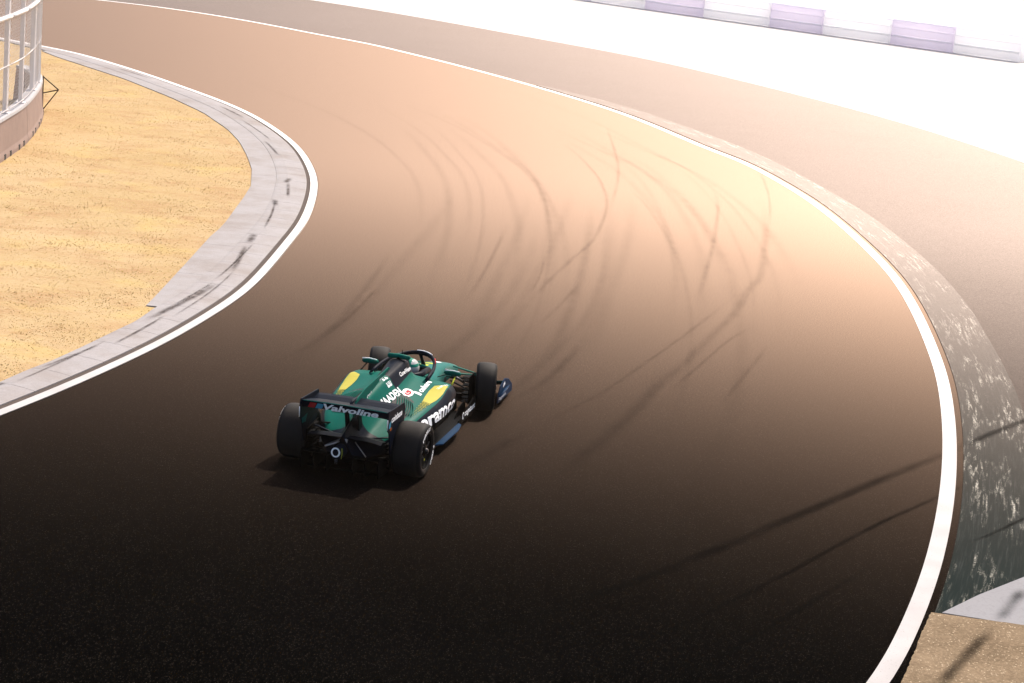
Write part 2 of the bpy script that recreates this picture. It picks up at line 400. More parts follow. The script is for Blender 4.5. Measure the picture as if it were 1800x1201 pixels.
# a mound-free sheet a little below the kerb
sheet('infield_ground', loop, .012, 'dry_grass_ground')

# inside kerb: a row of short concrete slabs, with a broad apron of larger slabs behind it
KW = .72
kf = offset(inner, -.275)
kf = [p for p in kf]
kl = resample(kf, 600)
dist = [0]
for a, b in zip(kl, kl[1:]): dist.append(dist[-1] + (b - a).length)
total = dist[-1]
def kpt(s, off):
    s = max(0, min(total - 1e-4, s)); f = s / total * 599; i = int(f); p = kl[i].lerp(kl[min(599, i + 1)], f - i)
    t = (kl[min(599, i + 2)] - kl[max(0, i - 2)]).normalized()
    return p + V2((-t.y, t.x)) * off
gpoly = [V2(p) for p in GRASS]
def back_off(s):
    """distance from kerb front to the grass edge at s"""
    p = kpt(s, 0); q = kpt(s, 1); d = q - p; best = 9
    for a, b in zip(gpoly, gpoly[1:]):
        e = b - a; den = d.x * e.y - d.y * e.x
        if abs(den) < 1e-9: continue
        w = a - p; tt = (w.x * e.y - w.y * e.x) / den; u = (w.x * d.y - w.y * d.x) / den
        if -.001 <= u <= 1.001 and .2 < tt < best: best = tt
    return best if best < 8 else KW
kerb = empty('kerb', (inner[0].x, inner[0].y, 0))
tag(kerb, 'low pale concrete kerb of short slabs round the inside of the bend', 'kerb')
K0 = Vector((inner[0].x, inner[0].y, 0))
def slab_mesh(s0, s1, o0, o1, prof, n=4, gap=.004):
    """prof: list of (fraction across, z). a closed block on the ground"""
    V = []; m = len(prof)
    for i in range(n + 1):
        s = s0 + gap + (s1 - s0 - 2 * gap) * i / n
        a = o0(s); b = o1(s)
        for fr, z in prof:
            p = kpt(s, a + (b - a) * fr); V.append((p.x - K0.x, p.y - K0.y, z))
    F = []
    for i in range(n):
        for j in range(m - 1):
            a = i * m + j; F.append((a, a + m, a + m + 1, a + 1))
    F.append(tuple(range(m))); F.append(tuple(reversed(range(n * m, n * m + m))))
    me = mesh('slab', V, F); bm = bmesh.new(); bm.from_mesh(me); bmesh.ops.recalc_face_normals(bm, faces=bm.faces[:]); bm.to_mesh(me); bm.free()
    if sum(p.normal.z for p in me.polygons if abs(p.normal.z) > .7) < 0: me.flip_normals()
    return me
prof_k = [(0, -.03), (0, .018), (.03, .024), (.30, .040), (.62, .052), (.92, .046), (1, .040), (1, -.03)]
prof_a = [(0, -.03), (0, .036), (.5, .034), (1, .030), (1, -.03)]
s = .05; i = 0
apron_from = None
while s < total - 1.3:
    L = 1.0
    link('slab', slab_mesh(s, s + L, lambda q: 0.0, lambda q: min(KW, max(.3, back_off(q) + .02)), prof_k), 'kerb_concrete', kerb)
    s += L
apron = empty('kerb_apron', (inner[0].x, inner[0].y, 0)); tag(apron, 'broad flat concrete apron between the inside kerb and the dry grass', 'concrete apron')
s = .05
while s < total - .6:
    # joints about three metres apart up to the apex, then long pours
    for L in ((2.9, 1.5, .8) if kpt(s, 0).y < 37 else (9.0, 4.5, 2.0, 1.0)):
        if s + L < total - .05 and all(back_off(s + k * L / 8) > KW + .02 for k in range(9)): break
    else:
        s += .12; continue
    link('slab', slab_mesh(s, s + L, lambda q: KW + .003, lambda q: back_off(q) + .03, prof_a, max(4, int(L * 1.3))), 'kerb_concrete', apron)
    s += L
# rubber scuffs on the kerb
def kerb_mark(s0, s1, o0, o1, w):
    c = [kpt(s0 + (s1 - s0) * k / 10, o0 + (o1 - o0) * k / 10) for k in range(11)]
    me = ribbon_mesh('tyre_mark', [V2((p.x - K0.x, p.y - K0.y)) for p in c], w, .056)
    link('tyre_mark', me, 'rubber_kerb', kerb)
def s_at(x, y):
    return min(range(600), key=lambda i: (kl[i].x - x) ** 2 + (kl[i].y - y) ** 2) / 599 * total
for (x, y, L, o0, o1, w) in [(-6.3, 28.0, 1.9, .52, .46, .10), (-6.9, 26.4, .9, .55, .5, .12), (-5.45, 31.6, 3.6, .52, .34, .20), (-5.2, 33.0, 2.2, .5, .42, .09),
                             (-5.0, 36.0, 2.8, .30, .52, .16), (-4.95, 38.9, 1.1, .5, .55, .22), (-4.95, 43.3, .9, .55, .62, .2), (-5.2, 46.5, .8, .5, .4, .2), (-5.9, 50.6, 2.6, .52, .62, .11), (-7.9, 57, 2.5, .32, .4, .14), (-12, 64.2, 3, .3, .4, .12), (-6.6, 27.2, 3.2, .40, .50, .07), (-5.8, 29.9, 2.4, .30, .36, .09), (-5.3, 32.0, 4.5, .22, .30, .06), (-5.0, 35.2, 4.0, .44, .40, .07), (-4.9, 40.5, 3.5, .46, .6, .09), (-5.0, 44.6, 2.0, .36, .44, .12), (-6.6, 53, 4, .42, .5, .08)]:
    a = s_at(x, y); kerb_mark(a, a + L, o0, o1, w)

# outside kerb: flat, painted dark green
b_in = [p for p in offset(outer, .20) if 20.6 < p.y < 73.2]
b_out = [p for p in spline(BAND_OUT, step=.4) if 20.6 < p.y < 73.3]
b_out[-1] = b_in[-1] + V2((.02, .06))
band = between('exit_kerb', b_in, b_out, .016, 'worn_green_paint', 200)
bm = bmesh.new(); bm.from_mesh(band.data)
ret = bmesh.ops.extrude_face_region(bm, geom=bm.faces[:])
for v in ret['geom']:
    if isinstance(v, bmesh.types.BMVert): v.co.z += .0
for v in bm.verts:
    pass
bmesh.ops.translate(bm, verts=[v for v in ret['geom'] if isinstance(v, bmesh.types.BMVert)], vec=(0, 0, -.03))
bmesh.ops.recalc_face_normals(bm, faces=bm.faces[:]); bm.to_mesh(band.data); bm.free()
tag(band, 'flat dark green painted kerb with worn pale streaks outside the bend', 'kerb')
wedge = sheet('concrete_wedge', WEDGE, .055, 'wedge_concrete', kind=None, skirt=.09); tag(wedge, 'pale smooth concrete ramp beside the coarse brown slab', 'concrete ramp')
slab = sheet('coarse_slab', spline(SLAB[:4], step=.1) + [V2(p) for p in SLAB[4:6]] + spline(SLAB[5:] + SLAB[:1], step=.06)[1:-1], .075, 'coarse_slab', kind=None, skirt=.11)
me = slab.data
for v in me.vertices:
    v.co.x += random.uniform(-.008, .008); v.co.y += random.uniform(-.008, .008)
tag(slab, 'coarse tan aggregate slab at the bottom right corner', 'slab')

# tyre marks: the strong ones traced one by one, then many faint arcs that follow the racing lines
for k, (pts, w) in enumerate(TRACK_MARKS):
    c = spline(pts, step=.3)
    dark = k >= len(TRACK_MARKS) - 3
    if dark and k < len(TRACK_MARKS) - 1: c = [c[0] + (c[0] - c[2]).normalized() * q_ for q_ in (2.4, 1.8, 1.2, .6)] + c
    link('tyre_mark', ribbon_mesh('tyre_mark', c, w * (1.25 if not dark else 1.5), .0025 + k * .00004), 'rubber_dark' if dark else 'rubber_faint', track)
rm = random.Random(21)
lane_in = resample(inner, 300); lane_out = resample(outer, 300)
for k in range(20):
    f0 = rm.uniform(.14, .78); f1 = min(.90, max(.12, f0 + rm.uniform(-.06, .12))); s0 = rm.uniform(.0, .30); s1 = min(.85, s0 + rm.uniform(.28, .50)); bow = rm.uniform(-.05, .03)
    for pair in ((0, 1.55) if k % 3 == 0 else (0,)):
        c = []
        for i in range(40):
            u = i / 39; q = s0 + (s1 - s0) * u; j = q * 299; a = int(j); fr_ = j - a; f = f0 + (f1 - f0) * u + bow * sin(pi * u)
            p = lane_in[a].lerp(lane_in[min(299, a + 1)], fr_); o_ = lane_out[a].lerp(lane_out[min(299, a + 1)], fr_); c.append(p.lerp(o_, f))
        if pair: c = offset(c, pair)
        link('tyre_mark', ribbon_mesh('tyre_mark', resample(c, 60), rm.uniform(.12, .38), .0040 + k * .00003), 'rubber_trace', track)
for k, (pts, w) in enumerate(OUTER_MARKS):
    c = spline(pts, step=.2); z = (.019, .019, .0575, .0775)[k]
    par = (band, band, wedge, slab)[k]
    link('tyre_mark', ribbon_mesh('tyre_mark', c, w * 1.4, z), 'rubber_dark' if k != 2 else 'rubber_dark', par)
# ---------------------------------------------------------------- shape helpers
def cr(a, b, c, d, t): return .5 * ((2 * b) + (c - a) * t + (2 * a - 5 * b + 4 * c - d) * t * t + (3 * b - a - 3 * c + d) * t ** 3)
def dense(seq, n):
    """Catmull-Rom through rows; rows are lists of Vectors"""
    out = []; N = len(seq)
    for i in range(N - 1):
        p0 = seq[i - 1] if i else [2 * a - b for a, b in zip(seq[0], seq[1])]
        p3 = seq[i + 2] if i + 2 < N else [2 * a - b for a, b in zip(seq[-1], seq[-2])]
        for k in range(n):
            out.append([cr(a, b, c, d, k / n) for a, b, c, d in zip(p0, seq[i], seq[i + 1], p3)])
    out.append(seq[-1]); return out
def tube(points, r, seg=8, flat=1.0, cap=True):
    """round or flattened bar through points -> verts, faces"""
    V = []; F = []; pts = [Vector(p) for p in points]; n = len(pts)
    rs = r if hasattr(r, '__len__') else [r] * n
    up = Vector((0, 0, 1))
    for i, p in enumerate(pts):
        t_ = (pts[min(n - 1, i + 1)] - pts[max(0, i - 1)]).normalized()
        s_ = t_.cross(up)
        if s_.length < .05: s_ = t_.cross(Vector((0, 1, 0)))
        s_.normalize(); u_ = s_.cross(t_)
        for k in range(seg):
            a = 2 * pi * k / seg; V.append(p + s_ * cos(a) * rs[i] + u_ * sin(a) * rs[i] * flat)
    for i in range(n - 1):
        for k in range(seg):
            a = i * seg + k; b = i * seg + (k + 1) % seg; F.append((a, b, b + seg, a + seg))
    if cap: F.append(tuple(range(seg))[::-1]); F.append(tuple(range((n - 1) * seg, n * seg)))
    return V, F
def tube_obj(name, points, r, mat, parent, seg=8, flat=1.0):
    V, F = tube(points, r, seg, flat)
    bm = bmesh.new(); vs_ = [bm.verts.new(v) for v in V]
    for f in F: bm.faces.new([vs_[i] for i in f])
    return link(name, frombm(name, bm, True), mat, parent)
def plate(name, poly, th, axis, mat, parent, bevel=.006, off=(0, 0, 0)):
    """polygon extruded along axis ('x','y','z'); poly gives the other two coordinates in order"""
    bm = bmesh.new(); vs_ = []
    for a, b in poly:
        co = {'x': (-th / 2, a, b), 'y': (a, -th / 2, b), 'z': (a, b, -th / 2)}[axis]
        vs_.append(bm.verts.new(Vector(co) + Vector(off)))
    f = bm.faces.new(vs_); r = bmesh.ops.extrude_face_region(bm, geom=[f])
    d = {'x': (th, 0, 0), 'y': (0, th, 0), 'z': (0, 0, th)}[axis]
    bmesh.ops.translate(bm, verts=[v for v in r['geom'] if isinstance(v, bmesh.types.BMVert)], vec=d)
    bmesh.ops.recalc_face_normals(bm, faces=bm.faces[:])
    if bevel: bmesh.ops.bevel(bm, geom=bm.edges[:], offset=min(bevel, th * .35), segments=1, affect='EDGES')
    return link(name, frombm(name, bm), mat, parent)
def lathe_x(profile, seg=48):
    """profile of (x, r) turned about the x axis"""
    V = []; F = []; m = len(profile)
    for k in range(seg):
        a = 2 * pi * k / seg
        for x, r in profile: V.append((x, r * cos(a), r * sin(a)))
    for k in range(seg):
        for j in range(m - 1):
            a = k * m + j; b = ((k + 1) % seg) * m + j; F.append((a, a + 1, b + 1, b))
    return V, F
def lathe_obj(name, profile, mat, parent, seg=48):
    V, F = lathe_x(profile, seg); me = mesh(name, V, F, True)
    bm = bmesh.new(); bm.from_mesh(me); bmesh.ops.remove_doubles(bm, verts=bm.verts[:], dist=1e-5); bmesh.ops.recalc_face_normals(bm, faces=bm.faces[:]); bm.to_mesh(me); bm.free()
    for p in me.polygons: p.use_smooth = True
    return link(name, me, mat, parent)
_txt = {}
def text2d(s, bold=.02, shear=0):
    """outline of a word, 1 unit high, as verts and faces"""
    if (s, bold, shear) in _txt: return _txt[(s, bold, shear)]
    c = bpy.data.curves.new('w', 'FONT'); c.body = s; c.size = 1.0; c.offset = bold; c.shear = shear; c.resolution_u = 3
    o = bpy.data.objects.new('w', c); col.objects.link(o)
    dg = bpy.context.evaluated_depsgraph_get(); me = bpy.data.meshes.new_from_object(o.evaluated_get(dg))
    V = [v.co.copy() for v in me.vertices]; F = [tuple(p.vertices) for p in me.polygons]
    bpy.data.objects.remove(o); bpy.data.curves.remove(c); bpy.data.meshes.remove(me)
    x0 = min(v.x for v in V); x1 = max(v.x for v in V)
    V = [Vector((v.x - x0, v.y)) for v in V]
    _txt[(s, bold, shear)] = (V, F, x1 - x0); return _txt[(s, bold, shear)]
def conform(V2d, O, U, Vv, N, bvh, lift=.003):
    out = []
    for v in V2d:
        p = O + U * v.x + Vv * v.y
        h = bvh.ray_cast(p + N * .6, -N, 2.0)
        if h[0] is None: h2 = bvh.find_nearest(p); out.append(h2[0] + N * lift)
        else:
            nn = h[1] if h[1].dot(N) > 0 else -h[1]; out.append(h[0] + nn * lift)
    return out
def word(s, O, U, Vv, length, mat, parent, bvh=None, bold=.02, height=None, shear=0, lift=.003, name='lettering'):
    """a word starting at O, running along U, its tops towards Vv"""
    V, F, w = text2d(s, bold, shear); k = length / w; kh = height / .7 if height else k
    O, U, Vv = Vector(O), Vector(U).normalized(), Vector(Vv).normalized(); N = U.cross(Vv).normalized()
    V2 = [Vector((v.x * k, v.y * kh)) for v in V]
    W = conform(V2, O, U, Vv, N, bvh, lift) if bvh else [O + U * v.x + Vv * v.y + N * lift for v in V2]
    return link(name, mesh(name, W, F), mat, parent)
def patch(name, poly, O, U, Vv, mat, parent, bvh=None, lift=.0025, cuts=2):
    bm = bmesh.new(); f = bm.faces.new([bm.verts.new((a, b, 0)) for a, b in poly])
    bmesh.ops.triangulate(bm, faces=[f])
    for _ in range(cuts): bmesh.ops.subdivide_edges(bm, edges=bm.edges[:], cuts=1, use_grid_fill=True)
    bm.verts.index_update()
    V = [Vector((v.co.x, v.co.y)) for v in bm.verts]; F = [tuple(v.index for v in f.verts) for f in bm.faces]; bm.free()
    O, U, Vv = Vector(O), Vector(U).normalized(), Vector(Vv).normalized(); N = U.cross(Vv).normalized()
    W = conform(V, O, U, Vv, N, bvh, lift) if bvh else [O + U * v.x + Vv * v.y + N * lift for v in V]
    return link(name, mesh(name, W, F), mat, parent)
def ellipse(cx, cy, a, b, n=20): return [(cx + a * cos(2 * pi * k / n), cy + b * sin(2 * pi * k / n)) for k in range(n)]

# ---------------------------------------------------------------- concrete wall and debris fence
plain('wall_concrete', (.23, .165, .14), .85, 0, .25, var=.18, vscale=2.2); plain('coping_concrete', (.34, .33, .335), .8, 0, .25, var=.14, vscale=3)
plain('galvanised', (.62, .58, .57), .6, 0, .4, var=.18, vscale=9); plain('rusty_steel', (.06, .038, .025), .7, .2, .3, var=.3, vscale=12)
plain('recess_dark', (.012, .010, .009), .9); plain('mesh_wire', (.60, .57, .55), .6, 0, .4)
WL = spline([(-11.9, 33.5), (-11.98, 38.0)] + WALL + [(-14.6, 57.0), (-16.6, 59.2), (-19.5, 60.6), (-24, 61.0)], step=.25)
wd = [0]
for a, b in zip(WL, WL[1:]): wd.append(wd[-1] + (b - a).length)
def wpt(s):
    s = max(0, min(wd[-1] - 1e-3, s)); i = int(s / wd[-1] * (len(WL) - 1)); i = min(i, len(WL) - 2)
    t = (WL[i + 1] - WL[i]).normalized(); return WL[i].lerp(WL[i + 1], s / wd[-1] * (len(WL) - 1) - i), t
WH = 1.0; BL = 3.95
nb = int(wd[-1] / BL)
for k in range(3, 6):
    s0, s1 = k * BL + .012, (k + 1) * BL - .012
    p0, t0 = wpt(s0); base = empty('concrete_barrier', (p0.x, p0.y, 0))
    prof = [(0, -.03), (0, .10), (-.03, .22), (-.07, WH - .07), (-.075, WH - .07), (-.34, WH - .07), (-.42, -.03)]
    def block(name, prof, n, mat, s0=s0, s1=s1, zj=0):
        V = []; F = []; m = len(prof)
        for i in range(n + 1):
            p, t_ = wpt(s0 + (s1 - s0) * i / n); nr = V2((t_.y, -t_.x))
            for o_, z in prof: q = p + nr * o_; V.append((q.x - p0.x, q.y - p0.y, z))
        for i in range(n):
            for j in range(m):
                a = i * m + j; b = i * m + (j + 1) % m; F.append((a, b, b + m, a + m))
        F.append(tuple(range(m))[::-1]); F.append(tuple(range(n * m, n * m + m)))
        bm = bmesh.new(); vs_ = [bm.verts.new(v) for v in V]
        for f in F: bm.faces.new([vs_[i] for i in f])
        return link(name, frombm(name, bm), mat, base)
    block('barrier_body', prof, 8, 'wall_concrete')
    block('coping', [(-.045, WH - .068), (-.055, WH), (-.35, WH), (-.36, WH - .068)], 8, 'coping_concrete')
    for f in (.24, .40, .66, .82):
        p, t_ = wpt(s0 + (s1 - s0) * f); nr = V2((t_.y, -t_.x))
        q = p - p0; bm = bmesh.new()
        for dx in (0,):
            c = [q - t_ * .075 + nr * .006, q + t_ * .075 + nr * .006, q + t_ * .075 - nr * .12, q - t_ * .075 - nr * .12]
            lo = [bm.verts.new((v.x, v.y, -.02)) for v in c]; hi = [bm.verts.new((v.x, v.y, .14)) for v in c]
            bm.faces.new(hi)
            for i in range(4): bm.faces.new((lo[i], lo[(i + 1) % 4], hi[(i + 1) % 4], hi[i]))
        link('drain_slot', frombm('drain_slot', bm), 'recess_dark', base)
    tag(base, ['concrete barrier block nearest the camera, cut off by the left edge of the photo', 'concrete barrier block between the nearest one and the one beside the steel stay', 'concrete barrier block at the visible end of the wall beside the steel stay',
               'concrete barrier block curving away behind the wire mesh of the debris fence'][k - 3], 'barrier', 'concrete barrier blocks under the debris fence')
fence = empty('debris_fence', (WL[0].x, WL[0].y, 0)); tag(fence, 'tall galvanised debris fence of posts, rails and wire mesh on the concrete barrier', 'fence')
F0 = Vector((WL[0].x, WL[0].y, 0)); FH = 3.4
def fpt(s, off, z):
    p, t_ = wpt(s); q = p + V2((t_.y, -t_.x)) * off; return Vector((q.x, q.y, z)) - F0
def box_bar(name, a, b, w_, d_, mat, parent):
    a, b = Vector(a), Vector(b); t_ = (b - a).normalized(); up = Vector((0, 0, 1)) if abs(t_.z) < .9 else Vector((1, 0, 0))
    s_ = t_.cross(up).normalized(); u_ = s_.cross(t_); bm = bmesh.new()
    v = [bm.verts.new(p + s_ * i * w_ / 2 + u_ * j * d_ / 2) for p in (a, b) for i, j in ((-1, -1), (1, -1), (1, 1), (-1, 1))]
    for q in ((0, 1, 2, 3), (4, 7, 6, 5), (0, 4, 5, 1), (1, 5, 6, 2), (2, 6, 7, 3), (3, 7, 4, 0)): bm.faces.new([v[i] for i in q])
    bmesh.ops.bevel(bm, geom=bm.edges[:], offset=.008, segments=1, affect='EDGES')
    return link(name, frombm(name, bm), mat, parent)
PS = [11.9, 13.6, 15.6, 18.2, 20.0, 21.4, 22.6]
for k, s in enumerate(PS):
    wide = .16 if k % 2 else .10
    post = box_bar('post', fpt(s, -.20, WH - .02), fpt(s, -.20, WH + FH), wide, .10, 'galvanised', fence)
    box_bar('post_foot', fpt(s - .14, -.20, WH + .012), fpt(s + .14, -.20, WH + .012), .22, .022, 'galvanised', post)
    tube_obj('post_arm', [fpt(s, -.20, WH + FH - .1), fpt(s, .10, WH + FH + .35), fpt(s, .40, WH + FH + .55)], .045, 'galvanised', fence, 6)
for z in (WH + .10, WH + 1.15, WH + 2.30, WH + 3.30):
    for a, b in zip(PS, PS[1:]):
        n = 4; pts = [fpt(a + (b - a) * i / n, -.13, z) for i in range(n + 1)]
        tube_obj('rail', pts, .06 if abs(z - WH - 2.3) < .01 else .014, 'galvanised', fence, 6)
for a, b in zip(PS, PS[1:]):        # one panel of diamond mesh between each pair of posts
    V = []; F = []; L = b - a; pitch = .15; w_ = .0032
    def strand(u0, z0, u1, z1):
        p, q = fpt(a + u0, -.11, z0), fpt(a + u1, -.11, z1); d = (q - p).normalized(); n_ = Vector((0, 0, 1)) if abs(d.z) < .5 else Vector((1, 0, 0))
        s_ = d.cross(n_).normalized() * w_; u_ = d.cross(s_).normalized() * w_; i = len(V)
        V.extend((p + s_, p - s_ * .5 + u_ * .87, p - s_ * .5 - u_ * .87, q + s_, q - s_ * .5 + u_ * .87, q - s_ * .5 - u_ * .87))
        F.extend(((i, i + 1, i + 4, i + 3), (i + 1, i + 2, i + 5, i + 4), (i + 2, i, i + 3, i + 5)))
    z0, z1 = WH + .06, WH + FH
    n = int((L + (z1 - z0)) / pitch)
    for k in range(n):
        c = k * pitch
        u0, zz0 = (c, z0) if c <= L else (L, z0 + (c - L)); u1, zz1 = (0, z0 + c) if c <= z1 - z0 else (c - (z1 - z0), z1)
        strand(u0, zz0, u1, zz1); strand(L - u0, zz0, L - u1, zz1)
    o = link('wire_mesh', mesh('wire_mesh', V, F), 'mesh_wire', fence)
# steel stay of three bars propped against the end of the wall
stay = empty('steel_stay', (-13.58, 54.95, 0)); tag(stay, 'thin rusty steel stay of three bars sticking out from the wall end', 'steel stay')
for a, b in (((.0, .0, .95), (.42, .05, .62)), ((.0, .0, .50), (.42, .05, .62)), ((.0, .0, .02), (.42, .05, .62))): tube_obj('bar', [a, b], .018, 'rusty_steel', stay, 6)
tube_obj('upright', [(0, 0, 0), (0, 0, .98)], .018, 'rusty_steel', stay, 6)

# ---------------------------------------------------------------- far crash barrier
plain('block_white', (.97, .97, .97), .55, 0, .3, var=.06, vscale=1.2); plain('block_grey', (.84, .80, .88), .6, 0, .3, var=.08, vscale=1.2)
for nm in ('block_white', 'block_grey'):
    nt_ = MATS[nm].node_tree; pb = [n for n in nt_.nodes if n.type == 'BSDF_PRINCIPLED'][0]; ou = [n for n in nt_.nodes if n.type == 'OUTPUT_MATERIAL'][0]
    tr = nt_.nodes.new('ShaderNodeBsdfTranslucent'); tr.inputs[0].default_value = (.96, .95, .97, 1) if nm == 'block_white' else (.86, .82, .90, 1)
    ms = nt_.nodes.new('ShaderNodeMixShader'); ms.inputs[0].default_value = .55
    nt_.links.new(pb.outputs[0], ms.inputs[1]); nt_.links.new(tr.outputs[0], ms.inputs[2]); nt_.links.new(ms.outputs[0], ou.inputs[0])
plain('strap_dark', (.8, .8, .82), .7)
B0 = V2((-9.6, 133.9)); B1 = V2((25.47, 107.21)); bd_ = (B1 - B0).normalized()
def far_block(p, L, mat, label):
    root = empty('crash_barrier_block', (p.x, p.y, -.035), atan2(bd_.y, bd_.x))
    bm = bmesh.new(); prof = [(-.55, 0), (-.60, .08), (-.60, .42), (-.565, .47), (-.565, .53), (-.60, .58), (-.60, .92), (-.565, .97), (-.565, 1.03), (-.60, 1.08), (-.60, 1.30), (-.54, 1.38), (.54, 1.38), (.60, 1.30), (.60, .08), (.55, 0)]
    a = [bm.verts.new((.02, y, z)) for y, z in prof]; b = [bm.verts.new((L - .02, y, z)) for y, z in prof]
    for i in range(len(prof)):
        j = (i + 1) % len(prof); bm.faces.new((a[i], a[j], b[j], b[i]))
    bm.faces.new(a[::-1]); bm.faces.new(b); bmesh.ops.bevel(bm, geom=[e for e in bm.edges if abs(e.verts[0].co.x - e.verts[1].co.x) < .01], offset=.04, segments=2, affect='EDGES')
    link('block_shell', frombm('block_shell', bm), mat, root)
    tube_obj('strap', [(.03, -.575, .5), (L - .03, -.575, .5)], .018, 'strap_dark', root, 6)
    tag(root, label, 'crash barrier', 'blocks of the far crash barrier')
pos = [0]; u = -.0
cuts = [(V2(q) - B0).dot(bd_) for q in BLK]
edges = [cuts[1] - 7.4, cuts[1] - 3.4, cuts[1]] + cuts[2:8] + [cuts[7] + 3.9]
names_ = ['white barrier block at the left end of the far barrier, cut by the top edge', 'leftmost lilac block of the far barrier, cut by the top edge', 'white barrier block right of the leftmost lilac one',
          'second lilac block from the left in the far barrier', 'white barrier block in the middle, between the second and third lilac ones', 'third lilac block from the left in the far barrier',
          'white barrier block between the third and fourth lilac ones', 'rightmost lilac block of the far barrier', 'white barrier block at the right edge, past the rightmost lilac one']
for k, (a, b) in enumerate(zip(edges, edges[1:])):
    far_block(B0 + bd_ * a, b - a, 'block_grey' if k % 2 else 'block_white', names_[k])
# ---------------------------------------------------------------- racing car
def paint(name, color, rough=.40, coat=.0, flake=.10, spec=.02):
    t = NT(name)
    n = t.noise(5, 5, .6); n2 = t.noise(160, 2, .5)
    c = t.mix(n, [x * (1 - flake) for x in color], [x * (1 + flake) for x in color])
    dust = t.ramp(t.noise(14, 6, .7), [(.55, 0), (.85, .18)])
    c = t.mix(dust, c, (.05, .045, .04))
    t.set(color=c, rough=t.ramp(n2, [(.3, rough - .06), (.7, rough + .08)]), spec=spec, coat=coat, coatr=.12)
    return t.m
paint('body_green', (.0008, .080, .060)); paint('body_teal', (.001, .10, .090))
paint('body_navy', (.0025, .0048, .0105), .36); paint('floor_blue', (.004, .022, .055), .4)
paint('panel_yellow', (.36, .32, .055), .45); paint('lime_stripe', (.34, .36, .03), .45)
paint('decal_white', (.80, .80, .80), .5, 0, .04); paint('decal_red', (.30, .014, .018), .5); paint('decal_cyan', (.05, .22, .32), .5)
paint('decal_orange', (.32, .08, .015), .5)
t = NT('carbon'); wv = t.voro(240); t.set(color=t.mix(t.noise(6, 5), (.0009, .0010, .0012), (.0022, .0024, .0028)), rough=t.ramp(wv, [(.1, .4), (.5, .6)]), spec=.02)
t = NT('tyre_rubber'); n = t.noise(9, 6, .7, src=t.mapping((1, .35, 1)))
c = t.mix(n, (.008, .0070, .0065), (.017, .0142, .0125)); c = t.mix(t.ramp(t.noise(60, 4, .7), [(.55, 0), (.75, .5)]), c, (.030, .025, .022))
t.set(color=c, rough=.7, spec=.12); t.bump(t.noise(120, 3, .7), .25, .003)
t = NT('tyre_wall'); t.set(color=t.mix(t.noise(20, 4), (.005, .005, .0055), (.009, .009, .0095)), rough=.6, spec=.06)
plain('bare_metal', (.22, .20, .19), .35, .9); plain('dark_metal', (.02, .02, .022), .4, .7)
plain('cloth_green', (.004, .05, .04), .8); plain('glove_dark', (.006, .006, .008), .7)
plain('visor', (.004, .004, .005), .08, 0, .6); plain('cockpit_dark', (.004, .004, .0045), .8)

CAR_A = .22315
car = empty('racing_car', (-1.92835, 25.08911, 0), -CAR_A)
tag(car, 'dark green open-wheel racing car with yellow sidepod panels cornering on the track', 'racing car')
CARM = Matrix.Translation(car.location) @ Matrix.Rotation(-CAR_A, 4, 'Z')

# ---- bodywork: engine cover flowing into the sidepods
ST = [  # y, then half profile from the spine down to the floor
    (2.04, [(0, .80), (.10, .80), (.16, .795), (.23, .79), (.46, .765), (.70, .735), (.785, .61), (.745, .43)]),
    (1.88, [(0, 1.00), (.10, .975), (.155, .89), (.24, .81), (.47, .775), (.72, .738), (.805, .58), (.745, .36)]),
    (1.76, [(0, 1.075), (.12, 1.045), (.165, .93), (.25, .825), (.47, .775), (.725, .735), (.81, .56), (.73, .32)]),
    (1.45, [(0, 1.05), (.105, 1.015), (.17, .90), (.26, .80), (.47, .735), (.725, .665), (.81, .49), (.66, .20)]),
    (1.00, [(0, .985), (.08, .95), (.16, .84), (.27, .745), (.46, .685), (.69, .615), (.775, .43), (.60, .14)]),
    (0.50, [(0, .885), (.055, .85), (.12, .75), (.24, .645), (.42, .59), (.61, .53), (.68, .35), (.50, .11)]),
    (0.10, [(0, .785), (.035, .75), (.09, .64), (.19, .535), (.32, .49), (.46, .44), (.51, .28), (.36, .11)]),
    (-.25, [(0, .685), (.025, .65), (.07, .545), (.14, .455), (.21, .40), (.28, .34), (.31, .24), (.24, .13)]),
    (-.58, [(0, .55), (.02, .535), (.05, .48), (.085, .43), (.115, .38), (.14, .33), (.15, .28), (.12, .22)]),
]
NS, NR = 4, 6
rows = []
for y, prof in ST: rows.append([Vector((x, y, z)) for x, z in prof])
rows = dense(rows, NR)
cols_ = dense([[r[j] for r in rows] for j in range(8)], NS)        # cols_[j][i]
NJ = len(cols_); NI = len(rows)
bm = bmesh.new(); grid = {}
for side in (1, -1):
    for j in range(NJ):
        for i in range(NI):
            p = cols_[j][i]
            if j == 0 and side == -1: grid[(side, j, i)] = grid[(1, 0, i)]; continue
            grid[(side, j, i)] = bm.verts.new((p.x * side, p.y, p.z))
for side in (1, -1):
    for j in range(NJ - 1):
        seg = j / NS
        for i in range(NI - 1):
            vsx = [grid[(side, j, i)], grid[(side, j + 1, i)], grid[(side, j + 1, i + 1)], grid[(side, j, i + 1)]]
            f = bm.faces.new(vsx if side == 1 else vsx[::-1]); f.smooth = True
            yy = cols_[j][i].y
            if seg >= 6: f.material_index = 2
            elif seg >= 4.99: f.material_index = 1
            elif seg < 2.2 and yy > 1.12: f.material_index = 1
            elif yy < .02: f.material_index = 1
